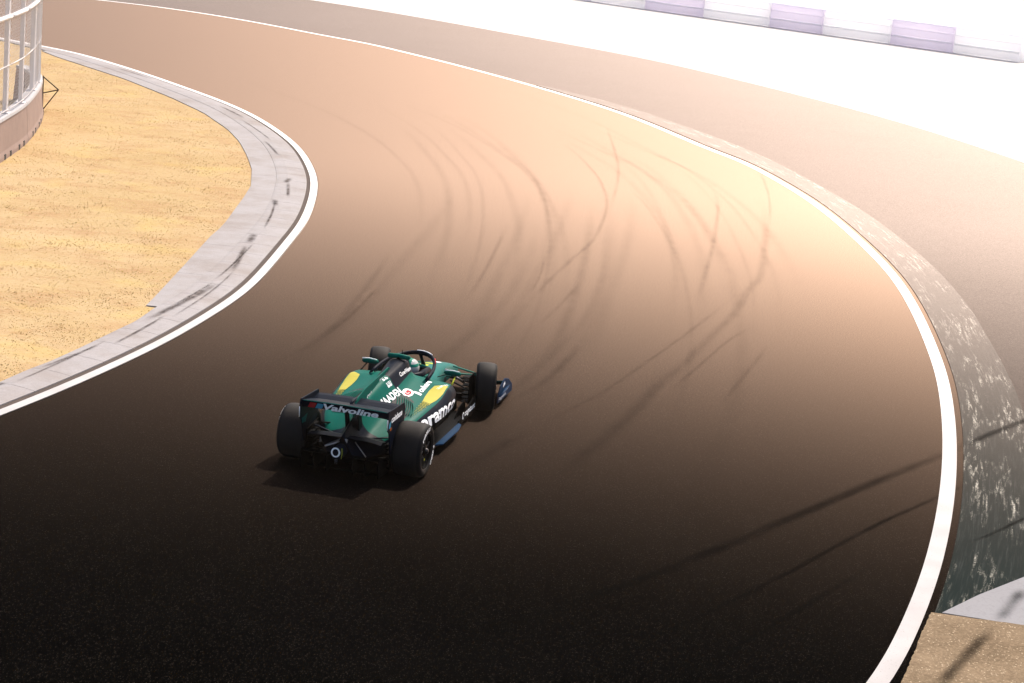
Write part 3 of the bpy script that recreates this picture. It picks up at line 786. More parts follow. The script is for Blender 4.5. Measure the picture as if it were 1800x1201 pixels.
# close the front (intake mouths) and the tail
for i in (0, NI - 1):
    loop_ = [grid[(1, j, i)] for j in range(NJ)] + [grid[(-1, j, i)] for j in range(NJ - 1, 0, -1)]
    f = bm.faces.new(loop_ if i else loop_[::-1]); f.material_index = 2
body_me = frombm('bodywork', bm)
for m in ('body_green', 'body_navy', 'carbon'): body_me.materials.append(MATS[m])
body = link('bodywork', body_me, None, car)
bvh = BVHTree.FromPolygons([v.co.copy() for v in body_me.vertices], [tuple(p.vertices) for p in body_me.polygons])

# fin on the spine
fin = plate('engine_fin', [(1.42, 1.0), (1.25, 1.065), (.25, 1.0), (-.10, .93), (-.20, .82), (-.16, .66), (.5, .80), (1.0, .92)], .016, 'x', 'body_green', car, .004)

# side lettering and panels, right flank
UP_R = Vector((-.75, 0, .55)); FW = Vector((0, 1, 0))
word('MAADEN', (.285, .50, .78), FW, (-.62, 0, .75), .62, 'decal_white', body, bvh, .03, .105, lift=.013)
patch('emblem', [(0, 0), (.055, .0), (.055, .12), (.028, .15), (0, .12)], (.20, .92, .93), FW, (-.62, 0, .75), 'decal_white', body, bvh, cuts=1)
patch('emblem', [(0, 0), (.055, .0), (.055, .12), (.028, .15), (0, .12)], (.20, .99, .93), FW, (-.62, 0, .75), 'decal_white', body, bvh, cuts=1)
patch('emblem_hole', [(0, 0), (.02, .0), (.02, .075), (0, .075)], (.185, .9375, .955), FW, (-.62, 0, .75), 'body_green', body, bvh, .005, cuts=1)
patch('emblem_hole', [(0, 0), (.02, .0), (.02, .075), (0, .075)], (.185, 1.0075, .955), FW, (-.62, 0, .75), 'body_green', body, bvh, .005, cuts=1)
patch('roundel', ellipse(0, 0, .13, .075), (.325, 1.22, .785), FW, (-.9, 0, .3), 'decal_white', body, bvh, .003)
patch('roundel_mark', ellipse(0, 0, .085, .045), (.325, 1.22, .785), FW, (-.9, 0, .3), 'decal_red', body, bvh, .005)
word('C', (.345, 1.175, .785), FW, (-.9, 0, .3), .07, 'decal_white', body, bvh, .01, .06, lift=.007)
word('cohere', (.475, 1.40, .76), FW, (-.9, 0, .2), .44, 'decal_white', body, bvh, .03, .085, lift=.012)
patch('emblem', [(0, 0), (.06, 0), (.075, .05), (.05, .06), (.05, .12), (0, .12)], (.485, 1.305, .76), FW, (-.9, 0, .2), 'decal_white', body, bvh, cuts=1)
word('NETAPP  TikTok', (.62, 1.66, .74), (.25, 1, 0), (-1, .2, .15), .30, 'decal_white', body, bvh, .02, .035)
word('CoreWeave', (.165, 1.36, .93), FW, (-.35, 0, .8), .46, 'decal_white', body, bvh, .02, .06, lift=.007)
word('aramco', (.775, .66, .455), FW, (-.45, 0, 1), 1.26, 'decal_white', body, bvh, .03, .17, lift=.012)
# yellow panels dissolving into dots
def yellow(side):
    O = (0, 0, .9); U = (0, 1, 0); V_ = (-1, 0, 0)
    s = side
    shape = [(1.88, -.705 * s), (1.74, -.545 * s), (1.55, -.525 * s), (1.35, -.53 * s), (1.16, -.55 * s), (1.17, -.655 * s), (1.36, -.688 * s), (1.60, -.71 * s)]
    if s < 0: shape = shape[::-1]
    patch('yellow_panel', shape, O, U, V_, 'panel_yellow', body, bvh, .003, 3)
    bmd = bmesh.new()
    for k in range(14):
        y = 1.14 - k * .038; r = .0185 * (1 - k / 17)
        for q in range(6):
            x = (.560 + q * .022 + (.011 if k % 2 else 0)) - k * .002
            if x > .655 - k * .0065: continue
            h = bvh.ray_cast(Vector((x * s, y, 1.6)), Vector((0, 0, -1)), 3)
            if h[0] is None: continue
            c = h[0] + h[1] * .0045; a = Vector((0, 1, 0)); b = h[1].cross(a).normalized()
            if h[1].z < 0: c = h[0] - h[1] * .0045
            vs_ = [bmd.verts.new(c + a * r * .9), bmd.verts.new(c + b * r), bmd.verts.new(c - a * r * .9), bmd.verts.new(c - b * r)]
            bmd.faces.new(vs_)
    o = link('yellow_dots', frombm('yellow_dots', bmd), 'panel_yellow', body); o['kind'] = 'stuff'
yellow(1); yellow(-1)
# fin lettering
word('cohere', (.009, .34, .835), FW, (0, 0, 1), .42, 'decal_white', fin, None, .02, .075)
word('pepperstone', (.009, .86, .955), FW, (0, 0, 1), .38, 'decal_white', fin, None, .01, .05)
# cooling slats on both flanks: raised blades over a dark opening
for s in (1, -1):
    O = (0, 0, .9)
    shp = [(.38, -.30 * s), (.70, -.225 * s), (1.04, -.235 * s), (1.12, -.34 * s), (1.04, -.46 * s), (.80, -.50 * s), (.44, -.49 * s)]
    patch('vent_opening', shp if s > 0 else shp[::-1], O, (0, 1, 0), (-1, 0, 0), 'cockpit_dark', body, bvh, .006, 3)
    for k in range(8):
        pts = []
        for q in range(8):
            f = q / 7; x = .235 + k * .030 + .10 * f + .03 * sin(pi * f); y = 1.05 - abs(k - 3) * .012 - (.58 - .03 * k) * f
            h = bvh.ray_cast(Vector((x * s, y, 1.6)), Vector((0, 0, -1)), 3)
            if h[0] is not None: pts.append((h[0] + Vector((0, 0, .014))))
        if len(pts) > 2: tube_obj('vent_slat', pts, [.003] + [.0085] * (len(pts) - 2) + [.003], 'body_green', body, 6, 1.0)

# ---- nose and survival cell
NST = [(1.60, .40, .80, .12), (2.15, .405, .765, .13), (2.6, .365, .735, .16), (2.95, .30, .70, .20), (3.3, .245, .655, .24), (3.75, .195, .575, .25), (4.2, .155, .475, .23), (4.55, .125, .375, .20), (4.74, .095, .31, .19), (4.80, .05, .27, .205)]
NP = 28; nrows = []
for y, w_, zt, zb in NST:
    r_ = []; zc = (zt + zb) / 2; hh = (zt - zb) / 2; e = .62
    for k in range(NP):
        a = 2 * pi * k / NP; ca, sa = cos(a), sin(a)
        r_.append(Vector((w_ * math.copysign(abs(ca) ** e, ca), y, zc + hh * math.copysign(abs(sa) ** e, sa))))
    nrows.append(r_)
nrows = dense(nrows, 6); bm = bmesh.new()
vv = [[bm.verts.new(p) for p in r_] for r_ in nrows]
for i in range(len(vv) - 1):
    for k in range(NP):
        f = bm.faces.new((vv[i][k], vv[i][(k + 1) % NP], vv[i + 1][(k + 1) % NP], vv[i + 1][k])); f.smooth = True
        if sum(v.co.z for v in f.verts) / 4 < .40 and vv[i][0].co.y < 3.6: f.material_index = 1
bm.faces.new(vv[-1]); bm.faces.new(vv[0][::-1])
bm.normal_update()
kill = []
for f in bm.faces:
    c = f.calc_center_median()
    if c.z > .62 and abs(c.y - 2.38) < .50 and (c.x / .25) ** 2 + ((c.y - 2.38) / .50) ** 2 < 1: kill.append(f)
bmesh.ops.delete(bm, geom=kill, context='FACES')
nose_me = frombm('nose', bm); nose_me.materials.append(MATS['body_teal']); nose_me.materials.append(MATS['body_navy'])
nose = link('nose', nose_me, None, car)
nbvh = BVHTree.FromPolygons([v.co.copy() for v in nose_me.vertices], [tuple(p.vertices) for p in nose_me.polygons])
for k, y in enumerate((3.02, 3.30)):
    patch('lime_panel', [(0, -.07), (.16, -.06), (.16, .06), (0, .07)], (0, y, .8), FW, (-1, 0, 0), 'lime_stripe', nose, nbvh, .003, 2)
patch('number_panel', [(0, -.06), (.20, -.05), (.20, .05), (0, .06)], (0, 3.72, .8), FW, (-1, 0, 0), 'decal_white', nose, nbvh, .003, 2)
# cockpit rim and tub
rim = [(.262 * cos(a), 2.38 + .51 * sin(a), 0) for a in [2 * pi * k / 36 for k in range(37)]]
rim3 = []
for x, y, _ in rim:
    h = nbvh.ray_cast(Vector((x * 1.06, y + (y - 2.38) * .04, 1.6)), Vector((0, 0, -1)), 3); rim3.append(Vector((x, y, (h[0].z if h[0] else .74) + .012)))
tube_obj('cockpit_rim', rim3, .028, 'body_green', car, 8, .8)
bm = bmesh.new(); rings = []
for f_, dz in ((1.0, .0), (.98, -.10), (.9, -.30), (.6, -.42)):
    rings.append([bm.verts.new((p.x * f_, 2.38 + (p.y - 2.38) * f_, p.z + dz)) for p in rim3[:-1]])
for a, b in zip(rings, rings[1:]):
    for k in range(36): bm.faces.new((a[k], a[(k + 1) % 36], b[(k + 1) % 36], b[k]))
bm.faces.new(rings[-1]); link('cockpit_tub', frombm('cockpit_tub', bm), 'cockpit_dark', car)
# padded head surround
hs = [(.21 * cos(a), 2.30 + .26 * sin(a), .755) for a in [pi + .25 + (pi - .5) * k / 14 for k in range(15)]]
hs = [(.215, 2.55, .75)] + hs[::-1] + [(-.215, 2.55, .75)]
tube_obj('head_surround', hs, .052, 'body_navy', car, 10, 1.1)

# ---- halo
hp = []
for k in range(25):
    a = pi * k / 24; hp.append((.40 * cos(a) * (1 if abs(cos(a)) > .2 else 1), 1.78 + 1.06 * sin(a) ** .8, .80 + .12 * sin(a) ** .7))
halo = tube_obj('halo', hp, .025, 'body_navy', car, 10, 1.25)
tube_obj('halo_pillar', [(0, 2.84, .91), (0, 2.93, .82), (0, 3.06, .69)], [.028, .022, .034], 'body_navy', halo, 10)
tube_obj('halo_stripe', [(p[0] * 1.02, p[1] + .012, p[2] + .03) for p in hp[8:14]], .008, 'decal_white', halo, 6)
tube_obj('halo_stripe', [(p[0] * 1.02, p[1] + .012, p[2] + .03) for p in hp[4:7]], .009, 'decal_red', halo, 6)
for s in (1, -1):
    tube_obj('halo_mount', [(.395 * s, 1.84, .80), (.39 * s, 1.79, .79), (.375 * s, 1.73, .775)], [.03, .03, .018], 'body_green', halo, 8)

# ---- roll hoop camera pod and antenna
tc = tube_obj('camera_pod', [(-.165, 1.74, 1.105), (-.15, 1.745, 1.105), (0, 1.75, 1.11), (.15, 1.745, 1.105), (.165, 1.74, 1.105)], [.012, .036, .040, .036, .012], 'body_green', car, 10, .9)
tube_obj('pod_stem', [(0, 1.72, 1.03), (0, 1.74, 1.10)], .03, 'carbon', tc, 8)
tube_obj('antenna', [(0, 1.90, 1.06), (0, 1.89, 1.17)], [.008, .004], 'carbon', car, 6)
lathe_obj('intake_ring', [(-.02, .10), (.02, .115), (.03, .10)], 'body_navy', car, 20).matrix_local = Matrix.Translation((0, 1.90, .955)) @ Matrix.Rotation(pi / 2, 4, 'Z')

# ---- mirrors
for s in (1, -1):
    m_ = tube_obj('mirror', [(.49 * s, 2.41, .80), (.52 * s, 2.42, .80), (.62 * s, 2.43, .805), (.71 * s, 2.42, .80), (.735 * s, 2.41, .795)], [.012, .05, .056, .05, .012], 'body_green', car, 12, .72)
    tube_obj('mirror_edge', [(.51 * s, 2.37, .842), (.62 * s, 2.38, .850), (.72 * s, 2.37, .842)], .008, 'decal_white', m_, 6)
    tube_obj('mirror_stay', [(.55 * s, 2.42, .78), (.40 * s, 2.40, .72)], .012, 'carbon', m_, 6, .5)
    tube_obj('mirror_stay', [(.66 * s, 2.42, .77), (.68 * s, 2.15, .70)], .012, 'lime_stripe' if s > 0 else 'carbon', m_, 6, .6)

# ---- floor, fences, diffuser
fl = [(0, 3.05), (.42, 3.05), (.60, 2.98), (.72, 2.70), (.79, 2.30), (.80, 1.3), (.79, .75), (.70, .50), (.545, .42), (.52, -.10), (.50, -.45), (0, -.45)]
fl = fl + [(-x, y) for x, y in fl[::-1][1:-1]]
floor = plate('floor', fl, .035, 'z', 'carbon', car, .008, (0, 0, .075))
for s in (1, -1):
    plate('floor_edge', [(.80, 1.05), (.89, 1.15), (.90, 1.9), (.86, 2.2), (.80, 2.25)] if s > 0 else [(-.80, 2.25), (-.86, 2.2), (-.90, 1.9), (-.89, 1.15), (-.80, 1.05)], .022, 'z', 'floor_blue', floor, .006, (0, 0, .13))
    plate('floor_fence', [(2.30, .06), (2.35, .14), (2.72, .20), (3.06, .30), (3.22, .30), (3.26, .12), (3.12, .06)], .018, 'x', 'carbon', floor, .005, (.775 * s, 0, 0))
    for k in range(3): plate('floor_fence', [(2.55, .09), (2.75, .22), (3.08, .27), (3.12, .09)], .014, 'x', 'carbon', floor, .004, ((.66 - .13 * k) * s, 0, 0))
    plate('undercut', [(1.2, .09), (1.3, .42), (1.95, .42), (2.5, .30), (2.6, .09)], .02, 'x', 'carbon', floor, 0, (.55 * s, 0, 0))
cf = [o for o in floor.children if o.name.startswith('floor_fence')][0]
word('cognizant', (.787, 2.62, .145), FW, (0, 0, 1), .56, 'decal_white', floor, None, .03, .085)
patch('emblem', ellipse(0, 0, .045, .055, 14), (.787, 2.54, .17), FW, (0, 0, 1), 'decal_white', floor, None, .004, 0)
patch('emblem_hole', ellipse(.012, 0, .025, .032, 14), (.787, 2.54, .17), FW, (0, 0, 1), 'carbon', floor, None, .006, 0)
bm = bmesh.new()
dv = [bm.verts.new(p) for p in ((-.50, .05, .06), (.50, .05, .06), (.525, -.60, .30), (-.525, -.60, .30), (-.50, .05, .12), (.50, .05, .12), (.525, -.60, .335), (-.525, -.60, .335))]
for q in ((0, 1, 2, 3), (4, 7, 6, 5), (0, 4, 5, 1), (2, 6, 7, 3), (1, 5, 6, 2), (0, 3, 7, 4)): bm.faces.new([dv[i] for i in q])
diff = link('diffuser', frombm('diffuser', bm), 'carbon', car)
for x in (-.525, -.35, -.18, .18, .35, .525): plate('diffuser_fence', [(.02, .045), (.02, .10), (-.62, .33), (-.66, .26), (-.60, .07)], .012, 'x', 'carbon', diff, 0, (x, 0, 0))

# ---- tail: crash structure, exhaust, rain light
tail = tube_obj('crash_structure', [(0, -.30, .36), (0, -.55, .37), (0, -.74, .375)], [.10, .085, .07], 'body_navy', car, 12, 1.15)
patch('tail_ring', ellipse(0, 0, .062, .066, 24), (-.02, -.745, .385), (1, 0, 0), (0, 0, 1), 'decal_white', tail, None, .004, 0)
patch('tail_ring_hole', ellipse(0, 0, .040, .046, 24), (-.02, -.745, .385), (1, 0, 0), (0, 0, 1), 'body_navy', tail, None, .007, 0)
tube_obj('tail_stripe', [(.062, -.75, .45), (.068, -.75, .38), (.060, -.75, .31)], .005, 'lime_stripe', tail, 6)
tube_obj('exhaust', [(.0, -.20, .47), (.0, -.42, .475), (-.0, -.56, .47)], [.055, .060, .062], 'bare_metal', car, 14)
tube_obj('rain_light', [(0, -.76, .30), (0, -.77, .24)], .02, 'dark_metal', tail, 6)
tube_obj('jack_bar', [(.17, -.55, .50), (.36, -.66, .36)], .007, 'bare_metal', car, 6)
tube_obj('heat_shield', [(-.02, -.52, .50), (-.10, -.60, .465), (-.20, -.66, .42)], [.03, .045, .03], 'bare_metal', car, 10, .35)

# ---- rear wing
rw = empty('rear_wing', (0, 0, 0)); rw.parent = car
def aero(name, prof, x0, x1, mat, parent, droop=0, n=16):
    """wing section (y, z) swept across the span, ends lower by droop"""
    V = []; F = []; m = len(prof)
    for i in range(n + 1):
        x = x0 + (x1 - x0) * i / n; k = 2 * i / n - 1; dz = -droop * abs(k) ** 4
        for y, z in prof: V.append((x, y, z + dz))
    for i in range(n):
        for j in range(m):
            a = i * m + j; b = i * m + (j + 1) % m; F.append((a, b, b + m, a + m))
    F.append(tuple(range(m))); F.append(tuple(range(n * m, n * m + m))[::-1])
    me = mesh(name, V, F); bm = bmesh.new(); bm.from_mesh(me); bmesh.ops.recalc_face_normals(bm, faces=bm.faces[:]); bm.to_mesh(me); bm.free()
    return link(name, me, mat, parent)
HW = .585
flap = aero('flap', [(-.555, .960), (-.545, .966), (-.36, .935), (-.20, .905), (-.19, .885), (-.30, .862), (-.47, .862), (-.53, .868)], -HW, HW, 'body_navy', rw, .012)
main = aero('main_plane', [(-.30, .845), (-.16, .865), (.02, .900), (.10, .905), (.11, .885), (.0, .83), (-.15, .80), (-.26, .815)], -HW, HW, 'body_navy', rw, .012)
tube_obj('gurney_edge', [(-HW + .02, -.556, .953), (0, -.556, .965), (HW - .02, -.556, .953)], .005, 'body_teal', rw, 6)
Vup = Vector((0, -.025, .092)).normalized()
word('Valvoline', (-.285, -.543, .874), (1, 0, 0), Vup, .74, 'decal_white', flap, None, .035, .083, .25, lift=.012)
patch('emblem', [(0, 0), (.09, 0), (.125, .075), (.035, .075)], (-.50, -.543, .874), (1, 0, 0), Vup, 'decal_red', flap, None, .012, 0)
patch('emblem', [(0, 0), (.09, 0), (.125, .075), (.035, .075)], (-.40, -.543, .874), (1, 0, 0), Vup, 'decal_cyan', flap, None, .012, 0)
for s in (1, -1):
    ep = plate('endplate', [(-.57, .975), (.10, .945), (.16, .84), (.12, .60), (-.02, .40), (-.22, .33), (-.38, .35), (-.44, .50), (-.50, .66), (-.58, .72), (-.60, .86)], .018, 'x', 'body_navy', rw, .005, (HW * s + .009 * s, 0, 0))
    tube_obj('endplate_edge', [(HW * s + .01 * s, -.60, .87), (HW * s + .01 * s, -.585, .73)], .006, 'decal_white', ep, 6)
    if s > 0:
        word('coinbase', (HW + .0185, -.46, .80), FW, (0, 0, 1), .46, 'decal_white', ep, None, .03, .085)
        patch('emblem', [(0, 0), (.07, .0), (.07, .10), (.0, .07)], (HW + .0185, -.555, .74), FW, (0, 0, 1), 'decal_cyan', ep, None, .003, 0)
        patch('emblem', [(0, 0), (.06, .0), (.07, .04), (.0, .05)], (HW + .0185, -.50, .70), FW, (0, 0, 1), 'decal_orange', ep, None, .003, 0)
    else:
        patch('teal_panel', [(-.52, .70), (-.36, .70), (-.40, .62), (-.50, .62)], (-HW + .0, 0, 0), FW, (0, 0, 1), 'body_teal', ep, None, .003, 0)
        patch('teal_panel', [(0, 0), (.16, .02), (.10, -.09), (.02, -.07)], (-HW + .0005, -.46, .70), (0, 1, 0), (0, 0, 1), 'body_teal', ep, None, .003, 0)
    plate('wing_pylon', [(-.10, .35), (-.28, .83), (-.16, .83), (-.02, .55), (.06, .40)], .022, 'x', 'body_navy', rw, .006, (.085 * s, 0, 0))
aero('beam_wing', [(-.52, .525), (-.40, .535), (-.26, .50), (-.25, .48), (-.40, .50)], -.50, .50, 'body_navy', rw, .03)
aero('beam_wing', [(-.36, .47), (-.22, .465), (-.10, .43), (-.10, .41), (-.24, .435)], -.50, .50, 'carbon', rw, .03)
tube_obj('flap_actuator', [(0, -.36, .90), (0, -.26, .945), (0, -.10, .95)], [.012, .024, .016], 'body_navy', rw, 8)

# ---- front wing
fw = empty('front_wing', (0, 0, 0)); fw.parent = car
for k in range(4):
    y0 = 4.74 - k * .15; z0 = .10 + k * .045
    aero('wing_element', [(y0, z0), (y0 + .01, z0 + .012), (y0 - .10, z0 + .035), (y0 - .185, z0 + .075), (y0 - .19, z0 + .065), (y0 - .09, z0 + .015)], -.955, .955, ('carbon', 'body_navy', 'body_green', 'body_teal')[k], fw, -.04, 20)
for s in (1, -1):
    ep = plate('endplate', [(3.84, .055), (3.84, .16), (3.95, .30), (4.20, .37), (4.45, .31), (4.70, .17), (4.72, .055)], .018, 'x', 'floor_blue', fw, .005, (.965 * s, 0, 0))
    tube_obj('wing_winglet', [(.97 * s, 4.52, .19), (1.0 * s, 4.15, .20), (.99 * s, 3.86, .165)], [.01, .028, .02], 'floor_blue', ep, 8, .5)
    if s > 0:
        word('cognizant', (.9765, 3.88, .10), FW, (0, 0, 1), .42, 'decal_white', ep, None, .03, .075)
        patch('emblem', [(0, 0), (.13, .03), (.10, .08), (.02, .06)], (.9765, 4.08, .25), FW, (0, 0, 1), 'decal_white', ep, None, .003, 0)
for s in (1, -1): tube_obj('nose_strut', [(.07 * s, 4.55, .27), (.08 * s, 4.5, .16)], .02, 'carbon', fw, 6, .5)

# ---- wheels
def arc_word(s, r, th0, th1, mat, parent, x, bold=.03, h=.045):
    """a word curved round the sidewall, tops outward; angle from +y towards +z, text runs clockwise seen from outside (+x)"""
    V, F, w = text2d(s, bold); out = []
    for v in V:
        th = th0 + (th1 - th0) * v.x / w; rr = r + v.y * h / .7
        out.append((x, rr * cos(th), rr * sin(th)))
    me = mesh('lettering', out, F)
    return link('lettering', me, mat, parent)
def make_wheel(width, side):
    w_ = width / 2
    rimo = lathe_obj('wheel', [(-w_ + .02, .225), (-w_ + .03, .236), (w_ - .035, .236), (w_ - .012, .232), (w_ - .018, .218), (w_ - .040, .205), (w_ - .050, .15), (w_ - .045, .085), (w_ - .03, .075), (w_ - .02, .05), (w_ - .02, .0)], 'carbon', car, 48)
    prof = [(-w_ + .025, .233), (-w_ + .008, .25), (-w_, .285), (-w_ + .004, .318), (-w_ + .018, .338), (-w_ + .045, .351), (-w_ + .085, .3575)]
    tread = [(-w_ + .085, .3575), (-w_ * .4, .3597), (0, .36), (w_ * .4, .3597), (w_ - .085, .3575)]
    ty = lathe_obj('tyre', prof + tread[1:-1] + [(-x, r) for x, r in prof[::-1]], 'tyre_rubber', rimo, 64)
    ty.data.materials.append(MATS['tyre_wall'])
    for p in ty.data.polygons:
        c = p.center
        if abs(c.x) > w_ - .045: p.material_index = 1
    sx = w_ * 1.0 + .0012
    for k, (wd, a0, a1) in enumerate((('PIRELLI', 3.05, 1.95), ('P ZERO', .55, -.35))):
        arc_word(wd, .272, a0, a1, 'decal_white', rimo, sx, .035, .046)
    lathe_obj('rim_ring', [(w_ - .006, .2375), (w_ - .003, .2395), (w_ - .006, .2415)], 'dark_metal', rimo, 48)
    lathe_obj('wheel_nut', [(w_ - .03, .045), (w_ + .0, .035), (w_ + .012, .022), (w_ + .012, .0)], 'dark_metal', rimo, 12)
    for k in range(9):
        a = 2 * pi * k / 9
        tube_obj('cover_rib', [(w_ - .041, .09 * cos(a), .09 * sin(a)), (w_ - .036, .20 * cos(a + .25), .20 * sin(a + .25))], .006, 'dark_metal', rimo, 5)
    patch('wear_mark', ellipse(0, 0, .018, .018, 10), (w_ - .02, -.06, -.13), (0, 1, 0), (0, 0, 1), 'lime_stripe', rimo, None, .02, 0)
    return rimo
STEER = .24
for width, x, y, st in ((.405, .785, 0, 0), (.305, .825, 3.6, STEER)):
    for s in (1, -1):
        wh = make_wheel(width, s)
        rot = Matrix.Rotation(0 if s > 0 else pi, 4, 'Z')
        roll = Matrix.Rotation(random.uniform(0, 6) if s < 0 else (-.55 if y == 0 else .4), 4, 'X')
        wh.matrix_local = Matrix.Translation((x * s, y, .36)) @ Matrix.Rotation(st, 4, 'Z') @ rot @ roll
    for s in (1, -1):       # brake drums and ducts
        lathe_obj('brake_drum', [(-.06, .0), (-.06, .16), (.05, .17), (.05, .0)], 'carbon', car, 24).matrix_local = Matrix.Translation(((x - width / 2 + .02) * s, y, .36))

# ---- suspension
def arm(a, b, r=.016, mat='carbon', flat=.45):
    for s in (1, -1):
        tube_obj('suspension_arm', [(a[0] * s, a[1], a[2]), ((a[0] + b[0]) / 2 * s, (a[1] + b[1]) / 2, (a[2] + b[2]) / 2), (b[0] * s, b[1], b[2])], [r, r, r * .9], mat, car, 8, flat)
arm((.23, 3.95, .50), (.70, 3.63, .52), .026, 'body_green'); arm((.25, 3.32, .55), (.70, 3.58, .52), .026, 'body_green')
arm((.22, 3.85, .30), (.70, 3.63, .22), .024); arm((.26, 3.22, .28), (.70, 3.56, .22), .024)
arm((.28, 3.25, .62), (.69, 3.56, .28), .018, 'bare_metal', 1); arm((.24, 3.50, .45), (.69, 3.70, .42), .014)
arm((.12, .42, .46), (.60, .03, .50), .022); arm((.12, -.22, .44), (.60, -.03, .50), .022, 'body_navy')
arm((.14, .45, .24), (.60, .04, .20), .024); arm((.12, -.25, .22), (.60, -.05, .20), .024); arm((.10, .10, .34), (.60, .0, .36), .018); arm((.16, .30, .55), (.60, .02, .26), .014, 'dark_metal', 1)
# brake duct winglets behind the front wheels and at the rear wheels
for s in (1, -1):
    for k in range(7):
        z = .16 + k * .062
        plate('duct_vane', [(.545, 3.30), (.665, 3.28), (.665, 3.46), (.56, 3.44)] if s > 0 else [(-.56, 3.44), (-.665, 3.46), (-.665, 3.28), (-.545, 3.30)], .012, 'z', 'carbon', car, 0, (0, 0, z))
    for k in range(6):
        z = .14 + k * .062
        plate('duct_vane', [(.50, -.28), (.575, -.30), (.575, .10), (.52, .08)] if s > 0 else [(-.52, .08), (-.575, .10), (-.575, -.30), (-.50, -.28)], .012, 'z', 'carbon', car, 0, (0, 0, z))
    plate('duct_plate', [(-.30, .12), (-.32, .50), (.12, .55), (.16, .14)], .012, 'x', 'carbon', car, 0, (.572 * s, 0, 0))
    plate('duct_plate', [(3.26, .14), (3.26, .56), (3.48, .58), (3.50, .14)], .012, 'x', 'carbon', car, 0, (.66 * s, 0, 0))
# steering wheel
sw = tube_obj('steering_wheel', [(-.13, 2.72, .66), (-.14, 2.72, .60), (-.07, 2.73, .575), (.07, 2.73, .575), (.14, 2.72, .60), (.13, 2.72, .66)], .018, 'carbon', car, 8)
# ---------------------------------------------------------------- driver
drv = empty('person', CARM @ Vector((0, 2.2, .22)), -CAR_A)
tag(drv, 'driver in a green and white helmet and red-edged suit seated in the racing car', 'person')
DO = Vector((0, 2.2, .22))
J = {'pelvis': ((0, 2.22, .24), .14), 'belly': ((0, 2.18, .36), .135), 'chest': ((0, 2.14, .50), .15), 'neck0': ((0, 2.17, .60), .075), 'neck': ((0, 2.22, .66), .062), 'head': ((0, 2.33, .76), .085), 'crown': ((0, 2.35, .81), .07)}
E_ = [('pelvis', 'belly'), ('belly', 'chest'), ('chest', 'neck0'), ('neck0', 'neck'), ('neck', 'head'), ('head', 'crown')]
for s, n in ((1, 'r'), (-1, 'l')):
    J['sh' + n] = ((.175 * s, 2.15, .565), .062); J['el' + n] = ((.235 * s, 2.36, .46), .045); J['wr' + n] = ((.165 * s, 2.60, .585), .032); J['pa' + n] = ((.145 * s, 2.67, .62), .034)
    J['hip' + n] = ((.09 * s, 2.36, .22), .085); J['kn' + n] = ((.10 * s, 2.85, .42), .06); J['an' + n] = ((.08 * s, 3.25, .30), .042); J['to' + n] = ((.08 * s, 3.30, .38), .035)
    E_ += [('chest', 'sh' + n), ('sh' + n, 'el' + n), ('el' + n, 'wr' + n), ('wr' + n, 'pa' + n), ('pelvis', 'hip' + n), ('hip' + n, 'kn' + n), ('kn' + n, 'an' + n), ('an' + n, 'to' + n)]
    for q in range(4):      # fingers closed round the wheel rim
        a = 'f%d' % q + n; b = 'g%d' % q + n
        J[a] = (((.140 - .004 * q) * s, 2.715 + .006, .655 - .020 * q), .0095); J[b] = (((.115 - .004 * q) * s, 2.745, .650 - .020 * q), .0085)
        E_ += [('pa' + n, a), (a, b)]
    J['t' + n] = ((.115 * s, 2.69, .655), .011); E_ += [('pa' + n, 't' + n)]
names = list(J); me = bpy.data.meshes.new('body')
me.from_pydata([tuple(Vector(J[k][0]) - DO) for k in names], [(names.index(a), names.index(b)) for a, b in E_], [])
bd = link('body', me, 'cloth_green', drv)
sk = bd.modifiers.new('skin', 'SKIN'); 
for k, v in enumerate(me.skin_vertices[0].data):
    r = J[names[k]][1]; v.radius = (r, r); v.use_root = names[k] == 'pelvis'
sk.use_smooth_shade = True
bd.modifiers.new('sub', 'SUBSURF').levels = 1
# helmet: shell, visor, stripes
def ell_mesh(name, cx, cy, cz, a, b, c, test=None, mats=None, nu=32, nv=20):
    V = []; F = []; mi = []
    for i in range(nv + 1):
        ph = pi * i / nv
        for k in range(nu):
            th = 2 * pi * k / nu
            V.append((cx + a * sin(ph) * cos(th), cy + b * sin(ph) * sin(th) * (1.0 + .06 * cos(ph)), cz + c * cos(ph)))
    for i in range(nv):
        for k in range(nu):
            q = (i * nu + k, (i + 1) * nu + k, (i + 1) * nu + (k + 1) % nu, i * nu + (k + 1) % nu); F.append(q)
            m = Vector((0, 0, 0))
            for j in q: m += Vector(V[j])
            mi.append(test(m / 4 - Vector((cx, cy, cz))) if test else 0)
    me = mesh(name, V, F, True)
    for p, m in zip(me.polygons, mi): p.material_index = m
    for m in mats: me.materials.append(MATS[m])
    return me
paint('helmet_white', (.34, .35, .34), .3, .1); paint('helmet_green', (.01, .16, .11), .3, .1)
def htest(p):
    if p.y > .09 and -.035 < p.z < .055: return 2
    if abs(p.x) < .035 and p.z > .02: return 1
    if .035 < p.z < .075: return 1
    if p.z < -.055: return 2
    return 0
hm_ = ell_mesh('helmet', 0, 0, 0, .128, .152, .138, htest, ('helmet_white', 'helmet_green', 'visor'))
hel = link('helmet', hm_, None, drv); hel.location = Vector((0, 2.37, .80)) - DO
tube_obj('helmet_fin', [(0, -.145, .06), (0, -.10, .12), (0, .0, .145)], [.006, .014, .008], 'helmet_green', hel, 6)
def shoulder(name, s, mat, z):
    return tube_obj(name, [Vector(p) - DO for p in ((.06 * s, 2.10, .66 + z), (.13 * s, 2.09, .655 + z), (.20 * s, 2.12, .625 + z), (.225 * s, 2.17, .59 + z))], [.02, .045, .042, .02], mat, drv, 8, .6)
for s in (1, -1): shoulder('shoulder_pad', s, 'helmet_white', .0)
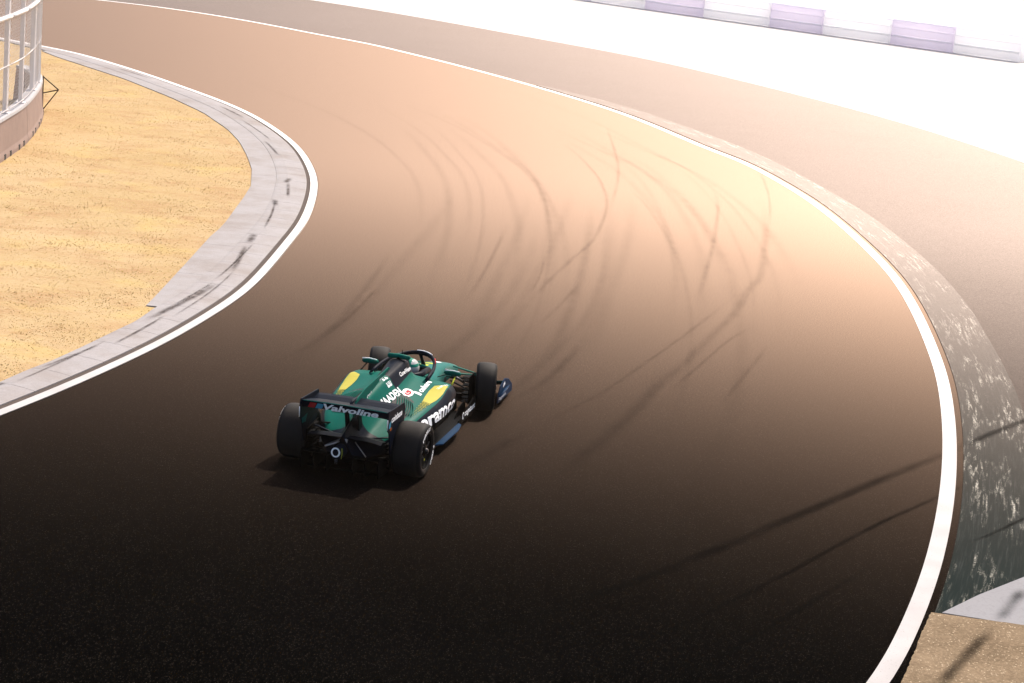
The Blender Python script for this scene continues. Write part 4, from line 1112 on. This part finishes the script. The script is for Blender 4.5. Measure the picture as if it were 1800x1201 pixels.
tube_obj('collar', [Vector((.10 * cos(a), 2.19 + .09 * sin(a), .645)) - DO for a in [2 * pi * k / 18 for k in range(19)]], .022, 'decal_red', drv, 8)
# ---------------------------------------------------------------- dry grass blades over the infield (what the camera side can see)
gp = [V2(p) for p in GRASS] + [V2((-30, 76)), V2((-30, 20)), V2((-11, 17.5))]
def inside(x, y):
    c = False; n = len(gp)
    for i in range(n):
        a, b = gp[i], gp[(i + 1) % n]
        if (a.y > y) != (b.y > y) and x < (b.x - a.x) * (y - a.y) / (b.y - a.y) + a.x: c = not c
    return c
V = []; F = []; tone = []
rg = random.Random(3)
cnt = 0
from mathutils import noise as mn
while cnt < 42000:
    y = 26.5 + (72 - 26.5) * rg.random() ** 1.25; x = -.31 * y + rg.random() * .26 * y
    if x > -5.9 or not inside(x, y): continue
    d = mn.noise(Vector((x * .9, y * .9, 0))) + .5 * mn.noise(Vector((x * 3.1, y * 3.1, 4)))
    if d < rg.uniform(-.9, .35): continue
    cnt += 1
    h = rg.uniform(.005, .014) * (1.1 + .9 * max(0, d)); w_ = rg.uniform(.004, .008) * (1 + y / 60); a = rg.uniform(0, 2 * pi); l = rg.uniform(.3, 1.3) * h
    dx, dy = cos(a), sin(a); i = len(V); b = rg.uniform(0, 2 * pi)
    V += [(x - dx * w_, y - dy * w_, .010), (x + dx * w_, y + dy * w_, .010), (x + cos(b) * l, y + sin(b) * l, .012 + h)]
    F.append((i, i + 1, i + 2)); tv = min(1, max(0, .5 + .45 * mn.noise(Vector((x * .5, y * .5, 9))) + rg.uniform(-.25, .25))); tone += [tv] * 3
me = mesh('dry_grass', V, F); at = me.attributes.new('tone', 'FLOAT', 'POINT'); at.data.foreach_set('value', tone)
tag(link('dry_grass', me, 'dry_grass_blade'), kind='stuff')
# ---------------------------------------------------------------- haze
bm = bmesh.new(); bmesh.ops.create_cube(bm, size=1)
hz = link('haze', frombm('haze', bm)); hz.scale = (1420, 1420, 13.5); hz.location = (0, 300, 5.7)
hm = bpy.data.materials.new('dusty_air'); hm.use_nodes = True; hm.node_tree.nodes.clear()
ho = hm.node_tree.nodes.new('ShaderNodeOutputMaterial'); pv = hm.node_tree.nodes.new('ShaderNodeVolumePrincipled')
pv.inputs['Color'].default_value = (.96, .84, .72, 1); pv.inputs['Density'].default_value = .0003; pv.inputs['Anisotropy'].default_value = .85
hm.node_tree.links.new(pv.outputs[0], ho.inputs['Volume'])
hz.data.materials.append(hm); hz['kind'] = 'stuff'
hz.display_type = 'WIRE'
